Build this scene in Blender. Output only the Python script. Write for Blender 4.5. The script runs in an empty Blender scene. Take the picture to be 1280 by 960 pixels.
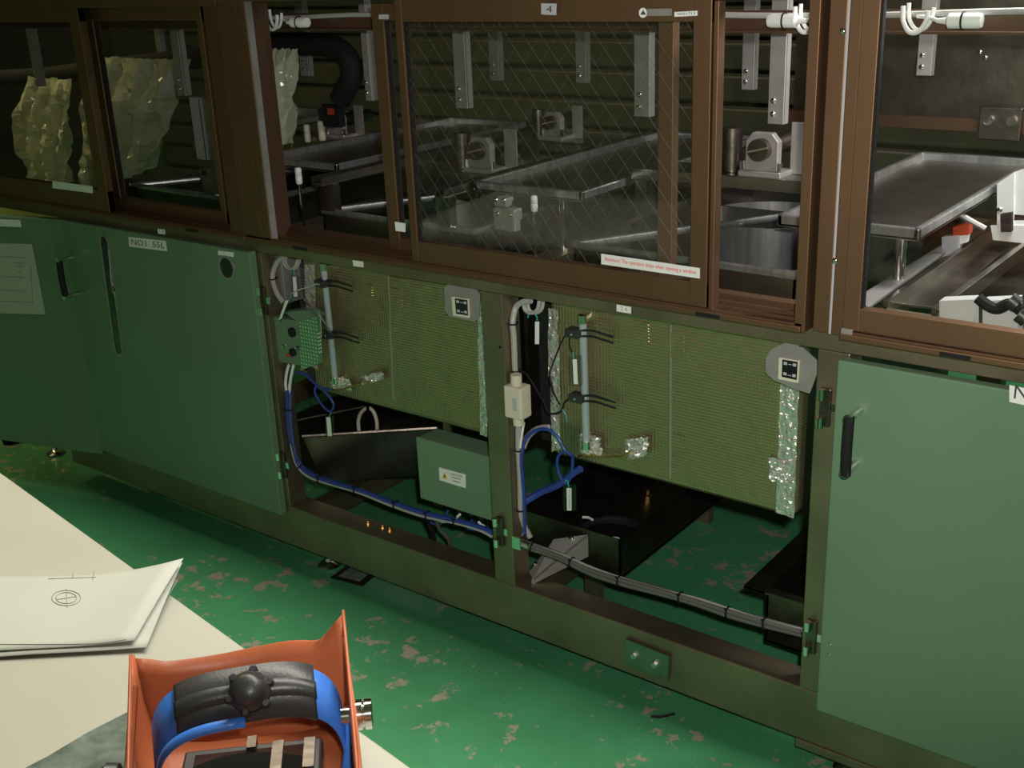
import bpy, bmesh, math, random
from mathutils import Vector, Matrix
random.seed(7)
S = bpy.context.scene
COL = S.collection

# ------------------------------------------------------------------ camera
F_PX, YAW, PITCH, ROLL = 1442.27, -0.66334315, 0.35636108, -0.04216113
CAM = Vector((0.0, -1.8919, 1.6))
_f = Vector((math.sin(YAW)*math.cos(PITCH), math.cos(YAW)*math.cos(PITCH), -math.sin(PITCH)))
_r0 = Vector((math.cos(YAW), -math.sin(YAW), 0)); _u0 = _r0.cross(_f)
_r = _r0*math.cos(ROLL) + _u0*math.sin(ROLL); _u = _r.cross(_f)
cd = bpy.data.cameras.new('camera'); cam = bpy.data.objects.new('camera', cd); COL.objects.link(cam)
cd.sensor_fit = 'HORIZONTAL'; cd.sensor_width = 36.0; cd.lens = F_PX/1280*36; cd.clip_start = .02; cd.clip_end = 100
m = Matrix.Identity(4)
for i in range(3):
    m[i][0] = _r[i]; m[i][1] = _u[i]; m[i][2] = -_f[i]; m[i][3] = CAM[i]
cam.matrix_world = m
S.camera = cam

def at(px, py, X=None, Y=None, Z=None):
    """photo pixel -> point on the plane X=, Y= or Z="""
    d = _f + _r*((px-640)/F_PX) - _u*((py-480)/F_PX)
    if X is not None: t = (X-CAM.x)/d.x
    elif Y is not None: t = (Y-CAM.y)/d.y
    else: t = (Z-CAM.z)/d.z
    return CAM + d*t

# ------------------------------------------------------------------ world and lights
S.view_settings.view_transform = 'Standard'; S.view_settings.look = 'None'
S.view_settings.exposure = 0.0; S.view_settings.gamma = 1.0; S.view_settings.use_curve_mapping = False
w = bpy.data.worlds.new('world'); S.world = w; w.use_nodes = True
w.node_tree.nodes['Background'].inputs[0].default_value = (.62, .72, .62, 1)
w.node_tree.nodes['Background'].inputs[1].default_value = .025

def lamp(name, kind, loc, energy, color=(1,1,1), target=None, **k):
    d = bpy.data.lights.new(name, kind); d.energy = energy; d.color = color
    o = bpy.data.objects.new(name, d); COL.objects.link(o); o.location = loc
    if target is not None:
        o.rotation_euler = (Vector(target)-Vector(loc)).to_track_quat('-Z', 'Y').to_euler()
    for a, v in k.items(): setattr(d, a, v)
    return o
# the photographer's flash, beside the lens
lamp('camera_flash', 'SPOT', CAM + _u*.07 + _r*.05, 136, (1, .95, .88), at(900, 340, Y=0), spot_size=math.radians(76), spot_blend=1.0, shadow_soft_size=.02)
# ceiling lamps over the aisle and over the yellow-lit bay further down the hall
lamp('aisle_ceiling_lamp', 'AREA', (-1.0, .17, 3.5), 165, (1, .96, .84), (-1.0, -.5, 0), shape='RECTANGLE', size=4.0, size_y=.5)
lamp('far_ceiling_lamp', 'AREA', (-4.9, .2, 3.5), 50, (1, .80, .36), (-4.9, -.8, 0), shape='RECTANGLE', size=2.4, size_y=.5)
# fill light added above the bath to brighten steel in the right-hand enclosure
lamp('added_bath_fill', 'AREA', (-.35, .45, 1.75), 16, (1, .98, .95), (-.5, .6, 0), shape='RECTANGLE', size=.7, size_y=.1)

# ------------------------------------------------------------------ materials
def mat(name, col, rough=.5, metal=0.0, var=0.0, vscale=8.0, bump=0.0, bscale=60.0, spec=.5, col2=None, stretch=(1,1,1), coat=0.0):
    M = bpy.data.materials.new(name); M.use_nodes = True
    nt = M.node_tree; b = nt.nodes['Principled BSDF']
    b.inputs['Roughness'].default_value = rough; b.inputs['Metallic'].default_value = metal
    b.inputs['Specular IOR Level'].default_value = spec; b.inputs['Coat Weight'].default_value = coat
    b.inputs['Base Color'].default_value = (*col, 1)
    if var or bump:
        tc = nt.nodes.new('ShaderNodeTexCoord'); mp = nt.nodes.new('ShaderNodeMapping')
        mp.inputs['Scale'].default_value = stretch
        nt.links.new(tc.outputs['Object'], mp.inputs['Vector'])
    if var:
        n = nt.nodes.new('ShaderNodeTexNoise'); n.inputs['Scale'].default_value = vscale; n.inputs['Detail'].default_value = 5
        r = nt.nodes.new('ShaderNodeValToRGB')
        c2 = col2 or tuple(c*(1-var) for c in col)
        r.color_ramp.elements[0].position = .35; r.color_ramp.elements[1].position = .68
        r.color_ramp.elements[0].color = (*c2, 1); r.color_ramp.elements[1].color = (*col, 1)
        nt.links.new(mp.outputs[0], n.inputs['Vector']); nt.links.new(n.outputs['Fac'], r.inputs[0]); nt.links.new(r.outputs[0], b.inputs['Base Color'])
    if bump:
        n2 = nt.nodes.new('ShaderNodeTexNoise'); n2.inputs['Scale'].default_value = bscale; n2.inputs['Detail'].default_value = 3
        bp = nt.nodes.new('ShaderNodeBump'); bp.inputs['Strength'].default_value = bump; bp.inputs['Distance'].default_value = .01
        nt.links.new(mp.outputs[0], n2.inputs['Vector']); nt.links.new(n2.outputs['Fac'], bp.inputs['Height']); nt.links.new(bp.outputs[0], b.inputs['Normal'])
    return M

MT = dict(
    green = mat('green_paint', (.145,.245,.15), .40, var=.12, vscale=3, bump=.05, bscale=400),
    steel = mat('brushed_steel', (.42,.40,.36), .3, 1.0, var=.25, vscale=14, bump=.02, bscale=200),
    frame = mat('machine_frame_steel', (.35,.29,.20), .42, .85, var=.30, vscale=6, bump=.03, bscale=260),
    dsteel = mat('dark_stained_steel', (.21,.18,.15), .38, 1.0, var=.4, vscale=16, bump=.08, bscale=60),
    dull = mat('dull_grey_steel', (.42,.40,.39), .5, .6, var=.15, vscale=20),
    chrome = mat('chrome', (.8,.8,.78), .12, 1.0),
    bronze = mat('bronze_anodised', (.225,.132,.077), .56, .9, var=.12, vscale=5, spec=.4),
    bronzed = mat('bronze_dark', (.10,.055,.033), .42, .4, spec=.4),
    black = mat('black_rubber', (.012,.012,.013), .75, spec=.25),
    blackp = mat('black_plastic', (.03,.03,.032), .38, bump=.05, bscale=300),
    white = mat('white_label', (.80,.82,.80), .5),
    ivory = mat('ivory_plastic', (.66,.62,.50), .45),
    whitep = mat('white_plastic', (.78,.80,.78), .35),
    grey = mat('grey_cable', (.38,.38,.36), .45),
    greyd = mat('dark_grey_cable', (.12,.12,.11), .4),
    blue = mat('blue_cable', (.025,.06,.30), .4),
    strap = mat('blue_strap', (.05,.19,.66), .35),
    teal = mat('teal_tie', (.05,.35,.36), .4),
    red = mat('red_ink', (.75,.12,.12), .6),
    ink = mat('black_ink', (.05,.05,.055), .6),
    inkg = mat('pencil_ink', (.30,.31,.30), .7),
    yellow = mat('warning_yellow', (.75,.58,.06), .5),
    redp = mat('red_plastic', (.45,.05,.02), .4),
    brass = mat('brass', (.8,.5,.18), .25, 1.0),
    orange = mat('orange_mask_shell', (.50,.135,.055), .42, var=.22, vscale=9, bump=.03, bscale=120),
    board = mat('white_board', (.42,.415,.355), .5, var=.06, vscale=5),
    paper = mat('drawing_paper', (.50,.52,.46), .7, var=.06, vscale=7),
    mat_ = mat('mottled_mat', (.16,.20,.17), .7, var=.55, vscale=45, col2=(.06,.09,.07)),
    ylit = mat('yellow_lit_backdrop', (.72,.62,.20), .5),  # colour carries the yellow light behind the ajar door
    slat = mat('olive_slat', (.045,.043,.025), .5, var=.3, vscale=5),
    lavender = mat('pale_grey_paint', (.45,.45,.50), .45),
    tube = mat('chrome_tube', (.46,.53,.58), .22, .35),
    bright = mat('stainless_painted_glare', (.82,.82,.80), .38, .35, var=.12, vscale=12),  # glare off the stainless is put into this pale colour
    lsteel = mat('steel_painted_highlight', (.50,.50,.51), .3, .8, var=.35, vscale=10, stretch=(6,6,.4)),  # lighter steel: rim highlights and the sleeve's flash reflection put into the colour
    led = mat('display_red', (.10,.01,.01), .2),
)
def foil_mat():
    M = bpy.data.materials.new('embossed_foil'); M.use_nodes = True; nt = M.node_tree; b = nt.nodes['Principled BSDF']
    b.inputs['Metallic'].default_value = .82; b.inputs['Roughness'].default_value = .2; b.inputs['Base Color'].default_value = (.44,.37,.22,1)
    tc = nt.nodes.new('ShaderNodeTexCoord'); sp = nt.nodes.new('ShaderNodeSeparateXYZ'); nt.links.new(tc.outputs['Object'], sp.inputs[0])
    acc = None
    for ax, sc in (('X', 780.0), ('Z', 900.0)):
        mu = nt.nodes.new('ShaderNodeMath'); mu.operation = 'MULTIPLY'; mu.inputs[1].default_value = sc
        si = nt.nodes.new('ShaderNodeMath'); si.operation = 'SINE'
        nt.links.new(sp.outputs[ax], mu.inputs[0]); nt.links.new(mu.outputs[0], si.inputs[0])
        if acc is None: acc = si
        else:
            ad = nt.nodes.new('ShaderNodeMath'); ad.operation = 'ADD'; nt.links.new(acc.outputs[0], ad.inputs[0]); nt.links.new(si.outputs[0], ad.inputs[1]); acc = ad
    n = nt.nodes.new('ShaderNodeTexNoise'); n.inputs['Scale'].default_value = 14; n.inputs['Detail'].default_value = 2
    nt.links.new(tc.outputs['Object'], n.inputs['Vector'])
    b1 = nt.nodes.new('ShaderNodeBump'); b1.inputs['Strength'].default_value = .28; b1.inputs['Distance'].default_value = .02; nt.links.new(n.outputs['Fac'], b1.inputs['Height'])
    b2 = nt.nodes.new('ShaderNodeBump'); b2.inputs['Strength'].default_value = .36; b2.inputs['Distance'].default_value = .001; nt.links.new(acc.outputs[0], b2.inputs['Height']); nt.links.new(b1.outputs[0], b2.inputs['Normal'])
    nt.links.new(b2.outputs[0], b.inputs['Normal'])
    return M
MT['foil'] = foil_mat()
MT['crinkle'] = mat('crinkled_foil', (.80,.80,.76), .16, .75, bump=1.0, bscale=75)
def floor_mat():
    M = bpy.data.materials.new('green_epoxy_floor'); M.use_nodes = True; nt = M.node_tree; b = nt.nodes['Principled BSDF']
    b.inputs['Roughness'].default_value = .38
    tc = nt.nodes.new('ShaderNodeTexCoord')
    def noise(s, d, off):
        mp = nt.nodes.new('ShaderNodeMapping'); mp.inputs['Location'].default_value = (off, off*.7, 0)
        n = nt.nodes.new('ShaderNodeTexNoise'); n.inputs['Scale'].default_value = s; n.inputs['Detail'].default_value = d; n.inputs['Roughness'].default_value = .72
        nt.links.new(tc.outputs['Object'], mp.inputs[0]); nt.links.new(mp.outputs[0], n.inputs['Vector']); return n
    def ramp(n, a, c, ca=(0,0,0,1), cb=(1,1,1,1)):
        r = nt.nodes.new('ShaderNodeValToRGB'); r.color_ramp.elements[0].position = a; r.color_ramp.elements[1].position = c
        r.color_ramp.elements[0].color = ca; r.color_ramp.elements[1].color = cb; nt.links.new(n.outputs[0], r.inputs[0]); return r
    base = ramp(noise(1.6, 4, 3.1), .35, .7, (.052,.235,.105,1), (.070,.33,.15,1))
    big = noise(2.2, 3, 9.0); fine = noise(15, 7, 1.7); spk = noise(60, 4, 5.0)
    # chips: fine noise where the broad wear noise is high, plus small specks
    a = nt.nodes.new('ShaderNodeMath'); a.operation = 'MULTIPLY_ADD'; a.inputs[1].default_value = .42
    nt.links.new(big.outputs['Fac'], a.inputs[0]); nt.links.new(fine.outputs['Fac'], a.inputs[2])
    chips = ramp(a, .803, .815)
    a2 = nt.nodes.new('ShaderNodeMath'); a2.operation = 'MULTIPLY_ADD'; a2.inputs[1].default_value = .30
    nt.links.new(big.outputs['Fac'], a2.inputs[0]); nt.links.new(spk.outputs['Fac'], a2.inputs[2])
    specks = ramp(a2, .85, .865)
    mx = nt.nodes.new('ShaderNodeMath'); mx.operation = 'MAXIMUM'
    nt.links.new(chips.outputs[0], mx.inputs[0]); nt.links.new(specks.outputs[0], mx.inputs[1])
    mix = nt.nodes.new('ShaderNodeMix'); mix.data_type = 'RGBA'; mix.inputs['B'].default_value = (.30,.29,.22,1)
    nt.links.new(mx.outputs[0], mix.inputs['Factor']); nt.links.new(base.outputs[0], mix.inputs['A']); nt.links.new(mix.outputs['Result'], b.inputs['Base Color'])
    bp = nt.nodes.new('ShaderNodeBump'); bp.invert = True; bp.inputs['Strength'].default_value = .3; bp.inputs['Distance'].default_value = .002
    nt.links.new(mx.outputs[0], bp.inputs['Height']); nt.links.new(bp.outputs[0], b.inputs['Normal'])
    return M
MT['floor'] = floor_mat()
def glass_mat(name, tint, gloss=.09):
    M = bpy.data.materials.new(name); M.use_nodes = True; nt = M.node_tree; nt.nodes.clear()
    o = nt.nodes.new('ShaderNodeOutputMaterial'); t = nt.nodes.new('ShaderNodeBsdfTransparent'); t.inputs[0].default_value = (*tint, 1)
    g = nt.nodes.new('ShaderNodeBsdfGlossy'); g.inputs['Roughness'].default_value = .03
    lw = nt.nodes.new('ShaderNodeLayerWeight'); lw.inputs[0].default_value = .5
    pw = nt.nodes.new('ShaderNodeMath'); pw.operation = 'POWER'; pw.inputs[1].default_value = 4.0
    ma = nt.nodes.new('ShaderNodeMath'); ma.operation = 'MULTIPLY_ADD'; ma.inputs[1].default_value = .5; ma.inputs[2].default_value = .03
    nt.links.new(lw.outputs['Facing'], pw.inputs[0]); nt.links.new(pw.outputs[0], ma.inputs[0])
    mx = nt.nodes.new('ShaderNodeMixShader'); nt.links.new(ma.outputs[0], mx.inputs[0]); nt.links.new(t.outputs[0], mx.inputs[1]); nt.links.new(g.outputs[0], mx.inputs[2]); nt.links.new(mx.outputs[0], o.inputs[0])
    return M
MT['glass'] = glass_mat('window_glass', (.95,.965,.955))
MT['clear'] = glass_mat('clear_acrylic', (.86,.88,.88))
def film_mat():
    M = bpy.data.materials.new('clear_plastic_film'); M.use_nodes = True; nt = M.node_tree; nt.nodes.clear()
    o = nt.nodes.new('ShaderNodeOutputMaterial'); t = nt.nodes.new('ShaderNodeBsdfTransparent'); t.inputs[0].default_value = (.9,.92,.86,1)
    p = nt.nodes.new('ShaderNodeBsdfPrincipled'); p.inputs['Base Color'].default_value = (.72,.76,.58,1); p.inputs['Roughness'].default_value = .08; p.inputs['Coat Weight'].default_value = .6
    tc = nt.nodes.new('ShaderNodeTexCoord'); v = nt.nodes.new('ShaderNodeTexVoronoi'); v.inputs['Scale'].default_value = 11
    bp = nt.nodes.new('ShaderNodeBump'); bp.inputs['Strength'].default_value = .8; bp.inputs['Distance'].default_value = .03
    nt.links.new(tc.outputs['Object'], v.inputs['Vector']); nt.links.new(v.outputs['Distance'], bp.inputs['Height']); nt.links.new(bp.outputs[0], p.inputs['Normal'])
    mx = nt.nodes.new('ShaderNodeMixShader'); mx.inputs[0].default_value = .62
    nt.links.new(t.outputs[0], mx.inputs[1]); nt.links.new(p.outputs[0], mx.inputs[2]); nt.links.new(mx.outputs[0], o.inputs[0])
    return M
MT['film'] = film_mat()
def perf_mat(name, col, hole, sc):
    M = mat(name, col, .35, .6); nt = M.node_tree; b = nt.nodes['Principled BSDF']
    tc = nt.nodes.new('ShaderNodeTexCoord'); sp = nt.nodes.new('ShaderNodeSeparateXYZ'); nt.links.new(tc.outputs['Object'], sp.inputs[0])
    outs = []
    for ax in 'XZ':
        mu = nt.nodes.new('ShaderNodeMath'); mu.operation = 'MULTIPLY'; mu.inputs[1].default_value = sc
        si = nt.nodes.new('ShaderNodeMath'); si.operation = 'SINE'; nt.links.new(sp.outputs[ax], mu.inputs[0]); nt.links.new(mu.outputs[0], si.inputs[0]); outs.append(si)
    ad = nt.nodes.new('ShaderNodeMath'); ad.operation = 'MINIMUM'; nt.links.new(outs[0].outputs[0], ad.inputs[0]); nt.links.new(outs[1].outputs[0], ad.inputs[1])
    r = nt.nodes.new('ShaderNodeValToRGB'); r.color_ramp.elements[0].position = .15; r.color_ramp.elements[1].position = .3
    r.color_ramp.elements[0].color = (*col,1); r.color_ramp.elements[1].color = (*hole,1)
    nt.links.new(ad.outputs[0], r.inputs[0]); nt.links.new(r.outputs[0], b.inputs['Base Color'])
    return M
MT['perf'] = perf_mat('perforated_steel', (.16,.16,.17), (.01,.01,.01), 700)
MT['perfg'] = perf_mat('perforated_green', (.16,.36,.21), (.75,.85,.72), 620)

# ------------------------------------------------------------------ mesh helpers
def V(*a): return Vector(a)
def spline(pts, k=6):
    P = [Vector(p) for p in pts]
    if len(P) < 3: return P
    out = []
    for i in range(len(P)-1):
        p0 = P[max(i-1,0)]; p1 = P[i]; p2 = P[i+1]; p3 = P[min(i+2,len(P)-1)]
        for j in range(k):
            t = j/k
            out.append(.5*((2*p1)+(p2-p0)*t+(2*p0-5*p1+4*p2-p3)*t*t+(3*p1-p0-3*p2+p3)*t**3))
    out.append(P[-1]); return out
class MB:
    def __init__(s): s.v = []; s.f = []
    def add(s, vs, fs):
        n = len(s.v); s.v += [tuple(v) for v in vs]; s.f += [tuple(i+n for i in f) for f in fs]; return s
    def box(s, x0, x1, y0, y1, z0, z1):
        return s.obox((x0,y0,z0), (x1-x0,0,0), (0,y1-y0,0), (0,0,z1-z0))
    def obox(s, o, a, b, c):
        o, a, b, c = map(Vector, (o,a,b,c))
        if a.cross(b).dot(c) < 0: a, b = b, a
        return s.add([o,o+a,o+a+b,o+b,o+c,o+a+c,o+a+b+c,o+b+c], [(3,2,1,0),(4,5,6,7),(0,1,5,4),(1,2,6,5),(2,3,7,6),(3,0,4,7)])
    def prism(s, poly, vec):
        poly = [Vector(p) for p in poly]; vec = Vector(vec); n = len(poly)
        nr = Vector((0,0,0))
        for i in range(n): nr += poly[i].cross(poly[(i+1)%n])
        if nr.dot(vec) > 0: poly.reverse()
        return s.add(poly+[p+vec for p in poly], [tuple(range(n)), tuple(range(2*n-1,n-1,-1))]+[(i,(i+n) if 1 else 0,(i+1)%n+n,(i+1)%n) for i in range(n)])
    def tube(s, pts, r, n=8, k=6, closed=False):
        P = spline(list(pts)+([pts[0]] if closed else []), k) if k else [Vector(p) for p in pts]
        if closed: P = P[:-1]
        L = len(P); vs = []; up = None
        for i, p in enumerate(P):
            if closed: t = P[(i+1)%L]-P[i-1]
            else: t = P[min(i+1,L-1)]-P[max(i-1,0)]
            t.normalize()
            if up is None: up = t.orthogonal().normalized()
            up = (up - t*up.dot(t)).normalized(); b = t.cross(up)
            for j in range(n):
                a = 2*math.pi*j/n; vs.append(p+(up*math.cos(a)+b*math.sin(a))*r)
        fs = []
        for i in range(L if closed else L-1):
            for j in range(n):
                i2 = (i+1)%L; fs.append((i*n+j, i*n+(j+1)%n, i2*n+(j+1)%n, i2*n+j))
        if not closed: fs += [tuple(range(n-1,-1,-1)), tuple(range((L-1)*n, L*n))]
        return s.add(vs, fs)
    def lathe(s, o, axis, prof, n=16):
        o = Vector(o); ax = Vector(axis).normalized(); u = ax.orthogonal().normalized(); v = ax.cross(u)
        vs = []
        for r, h in prof:
            for j in range(n):
                a = 2*math.pi*j/n; vs.append(o+ax*h+(u*math.cos(a)+v*math.sin(a))*r)
        fs = [(i*n+j, i*n+(j+1)%n, (i+1)*n+(j+1)%n, (i+1)*n+j) for i in range(len(prof)-1) for j in range(n)]
        fs += [tuple(range(n-1,-1,-1)), tuple(range((len(prof)-1)*n, len(prof)*n))]
        return s.add(vs, fs)
    def cyl(s, p0, p1, r, n=12):
        p0 = Vector(p0); p1 = Vector(p1); return s.lathe(p0, p1-p0, [(r,0),(r,(p1-p0).length)], n)
    def grid(s, rows):
        R = len(rows); C = len(rows[0])
        return s.add([p for r in rows for p in r], [(i*C+j, i*C+j+1, (i+1)*C+j+1, (i+1)*C+j) for i in range(R-1) for j in range(C-1)])
    def build(s, name, m, parent=None, smooth=False, bevel=0, solid=0):
        me = bpy.data.meshes.new(name); me.from_pydata(s.v, [], s.f); me.update()
        b_ = bmesh.new(); b_.from_mesh(me); bmesh.ops.recalc_face_normals(b_, faces=b_.faces); b_.to_mesh(me); b_.free()
        me.materials.append(MT[m] if isinstance(m, str) else m)
        o = bpy.data.objects.new(name, me); COL.objects.link(o)
        if smooth:
            me.polygons.foreach_set('use_smooth', [True]*len(me.polygons)); me.set_sharp_from_angle(angle=math.radians(40))
        if solid: sm = o.modifiers.new('solid', 'SOLIDIFY'); sm.thickness = solid; sm.offset = 0
        if bevel: b = o.modifiers.new('bevel', 'BEVEL'); b.width = bevel; b.segments = 2; b.limit_method = 'ANGLE'; b.angle_limit = math.radians(40)
        if parent: par(o, parent)
        return o
def wloc(o):
    return o.matrix_basis.translation + (wloc(o.parent)+o.matrix_parent_inverse.translation if o.parent else Vector())
def par(o, p):
    o.parent = p; o.matrix_parent_inverse = Matrix.Translation(-wloc(p))
def tag(o, label=None, cat=None, group=None, kind=None):
    if label: o['label'] = label
    if cat: o['category'] = cat
    if group: o['group'] = group
    if kind: o['kind'] = kind
    return o
def thing(name, label, cat, loc, group=None):
    o = bpy.data.objects.new(name, None); COL.objects.link(o); o.location = loc; o.empty_display_size = .05
    return tag(o, label, cat, group)
def inst(name, src, loc, parent):
    o = bpy.data.objects.new(name, src); COL.objects.link(o); o.location = loc; par(o, parent); return o
def bx(name, m, p, x0, x1, y0, y1, z0, z1, bevel=0): return MB().box(x0,x1,y0,y1,z0,z1).build(name, m, p, bevel=bevel)
def text(name, body, origin, xd, yd, width, height, m, parent, bold=0):
    c = bpy.data.curves.new(name, 'FONT'); c.body = body; c.size = 1; c.extrude = 0; c.resolution_u = 2; c.offset = bold
    t = bpy.data.objects.new(name, c); COL.objects.link(t)
    bpy.context.view_layer.update()
    me = bpy.data.meshes.new_from_object(t.evaluated_get(bpy.context.evaluated_depsgraph_get()))
    bpy.data.objects.remove(t); bpy.data.curves.remove(c)
    xs = [v.co.x for v in me.vertices]; ys = [v.co.y for v in me.vertices]
    if not xs: return None
    x0, x1, y0, y1 = min(xs), max(xs), min(ys), max(ys)
    xd = Vector(xd); yd = Vector(yd); o = Vector(origin)
    for v in me.vertices:
        v.co = o + xd*((v.co.x-x0)/(x1-x0)*width) + yd*((v.co.y-y0)/(y1-y0)*height)
    me.materials.clear(); me.materials.append(MT[m]); me.name = name
    ob = bpy.data.objects.new(name, me); COL.objects.link(ob); par(ob, parent); return ob
def dome(r=.006, h=.004, ax=(0,-1,0)):
    b = MB().lathe((0,0,0), ax, [(r,-.002),(r,h*.4),(r*.7,h*.85),(r*.2,h)], 10)
    me = bpy.data.meshes.new('screw'); me.from_pydata(b.v, [], b.f); me.materials.append(MT['chrome'])
    me.polygons.foreach_set('use_smooth', [True]*len(me.polygons)); return me
SCREW = dome(); SCREW_S = dome(.0035, .003); BOLT_UP = dome(.009, .008, (0,0,1))
HX = bmesh.new()
bmesh.ops.create_cone(HX, cap_ends=True, segments=6, radius1=.008, radius2=.007, depth=.008, matrix=Matrix.Rotation(math.pi/2, 4, 'X'))
HEX = bpy.data.meshes.new('hex_bolt'); HX.to_mesh(HEX); HX.free(); HEX.materials.append(MT['chrome'])

# ------------------------------------------------------------------ the setting
fl = MB().grid([[V(x, y, 0) for x in (-14, -4, 6)] for y in (-8, 0, 10)]).build('floor', 'floor'); fl.data.flip_normals() if fl.data.polygons[0].normal.z < 0 else None
tag(fl, kind='structure')
wb = thing('wall_back', None, None, (-3, 3.2, 0)); tag(wb, kind='structure')
bx('wall_panel', 'slat', wb, -14, 6, 3.2, 3.3, 0, 4.2)
slat = MB().box(-7, 2.5, 0, .03, 0, .125); s0 = None
for k in range(14):
    if s0 is None: s0 = slat.build('slat', 'slat', wb, bevel=.012); s0.location = (0, 3.17, .0)
    else:
        o = s0.copy(); COL.objects.link(o); o.location = (0, 3.17, .15*k)

MT['wall'] = mat('cream_wall', (.46,.43,.34), .7, var=.1, vscale=1.5)
wf = bx('wall_front', 'wall', None, -14, 6, -5.1, -5.0, 0, 4.2); tag(wf, kind='structure')
wr = bx('wall_right', 'wall', None, 5.5, 5.6, -5.0, 3.2, 0, 4.2); tag(wr, kind='structure')
ce = bx('ceiling', 'wall', None, -14, 6, -5.1, 3.3, 4.2, 4.3); tag(ce, kind='structure')
# ------------------------------------------------------------------ machine: steel base frame with posts
PITCH_X, P0 = .7815, -2.337
def post_x(k): return P0 + PITCH_X*k
fr = thing('machine_base_frame', 'long low brushed steel base frame carrying the green doors and bronze windows', 'machine frame', (-1.6, .03, 0))
bx('base_beam', 'frame', fr, -3.36, .9, 0, .07, .064, .188, bevel=.003)
bx('base_beam', 'frame', fr, -3.36, .9, 1.05, 1.12, .064, .188)
bx('splice_plate', 'frame', fr, -.775, -.2, -.004, .066, .045, .0645, bevel=.002)
for k in range(-1, 4):
    bx('post', 'frame', fr, post_x(k), post_x(k)+.06, 0, .06, .188, .9105, bevel=.002)
    bx('rear_post', 'frame', fr, post_x(k), post_x(k)+.06, 1.06, 1.12, .188, .935)
    bx('cross_member', 'frame', fr, post_x(k)+.005, post_x(k)+.055, .066, 1.06, .085, .14)
    bx('deck_member', 'frame', fr, post_x(k), post_x(k)+.06, .049, 1.071, .915, .945)
bx('top_rail', 'frame', fr, -3.9, .9, 0, .05, .911, .947, bevel=.002)
bx('rear_top_rail', 'frame', fr, -3.9, .9, 1.07, 1.12, .911, .936)
# joint plate with two bolts on the beam
pl = MB().prism([at(x, y, Y=-.001) for x, y in ((783,798),(838,820),(836,851),(781,829))], (0,-.004,0)).build('joint_plate', 'steel', fr, bevel=.001)
lp = MB().prism([at(x, y, Y=-.004) for x, y in ((783,797),(838,819),(838,822),(783,800))], (0,-.006,0)).prism([at(x, y, Y=-.004) for x, y in ((835,818),(838,820),(836,851),(833,850))], (0,-.006,0)).build('plate_lip', 'steel', fr)
for q in ((792,820),(818,831)):
    b = inst('bolt', HEX, at(*q, Y=-.009), fr)
# hinges and catches on the posts
def hinge(px, py, h=.075):
    c = at(px, py, Y=-.004)
    edge = at(330, 470, Y=-.024).x          # right-hand edge of the closed door
    if c.x < -2.2: c.x = edge+.0175
    h_ = MB().box(c.x-.017, c.x+.004, -.008, .0, c.z-h/2, c.z+h/2).build('hinge', 'dsteel', fr, bevel=.002)
    for z0, z1 in ((-h/2, -h/2+.02), (h/2-.02, h/2)): MB().cyl((c.x-.012, -.014, c.z+z0), (c.x-.012, -.014, c.z+z1), .0075).build('hinge_knuckle', 'chrome', h_, smooth=True)
    MB().box(c.x+.004, c.x+.016, -.006, 0, c.z-.008, c.z+.012).build('keeper', 'chrome', h_, bevel=.002)
for q in ((326,375),(351,580),(628,665),(1036,510),(1018,797)): hinge(*q)
# catch brackets on the inside of the posts
for px, py in ((337,388),(632,437),(357,582),(641,666)):
    c = at(px, py, Y=.02); MB().box(c.x-.012, c.x+.012, .004, .04 if py != 666 else .018, c.z-.02, c.z+.02).cyl((c.x, .0, c.z+.012), (c.x, .012, c.z+.012), .006).build('catch', 'steel', fr, bevel=.003)
# levelling feet
def foot(px, py):
    c = at(px, py, Z=0)
    f = MB().lathe((c.x, c.y, 0), (0,0,1), [(.032,0),(.034,.005),(.028,.011),(.012,.018),(.010,.026)], 20).build('levelling_foot', 'chrome', fr, smooth=True)
    MB().cyl((c.x,c.y,.02), (c.x,c.y,.07), .006).build('stem', 'chrome', f, smooth=True)
    MB().lathe((c.x,c.y,.045), (0,0,1), [(.013,0),(.013,.012)], 6).build('lock_nut', 'chrome', f)
foot(412, 707); foot(70, 567); foot(1062, 962)
# brass fittings and a bolt on the beam flange
for px, py in ((460,654),(478,659),(487,662)):
    c = at(px, py, Z=.188); MB().lathe((c.x, c.y, .186), (0,0,1), [(.006,0),(.006,.005),(.003,.006),(.003,.009)], 6).build('brass_fitting', 'brass', fr)

# ------------------------------------------------------------------ green doors
def handle(door, x, z0, z1, y, m='black'):
    h = MB().tube([(x, y-.045, z0), (x, y-.047, (z0+z1)/2), (x, y-.045, z1)], .0095, 10).build('handle', m, door, smooth=True)
    for z in (z0+.004, z1-.004):
        MB().lathe((x, y, z), (0,-1,0), [(.009,-.002),(.007,.01),(.006,.048),(.009,.052)], 10).build('handle_leg', 'chrome', h, smooth=True)
    return h
YD = -.024
d1 = thing('cabinet_door', 'green steel door with a long slotted sight window, closed beside the foil panels', 'door', (at(352,635,Y=YD).x, YD, .16), 'green machine doors')
dx1 = at(330, 470, Y=YD).x; dx0 = -3.135
bx('door_panel', 'green', d1, dx0, dx1, YD, -.001, .165, .915, bevel=.003)
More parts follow.
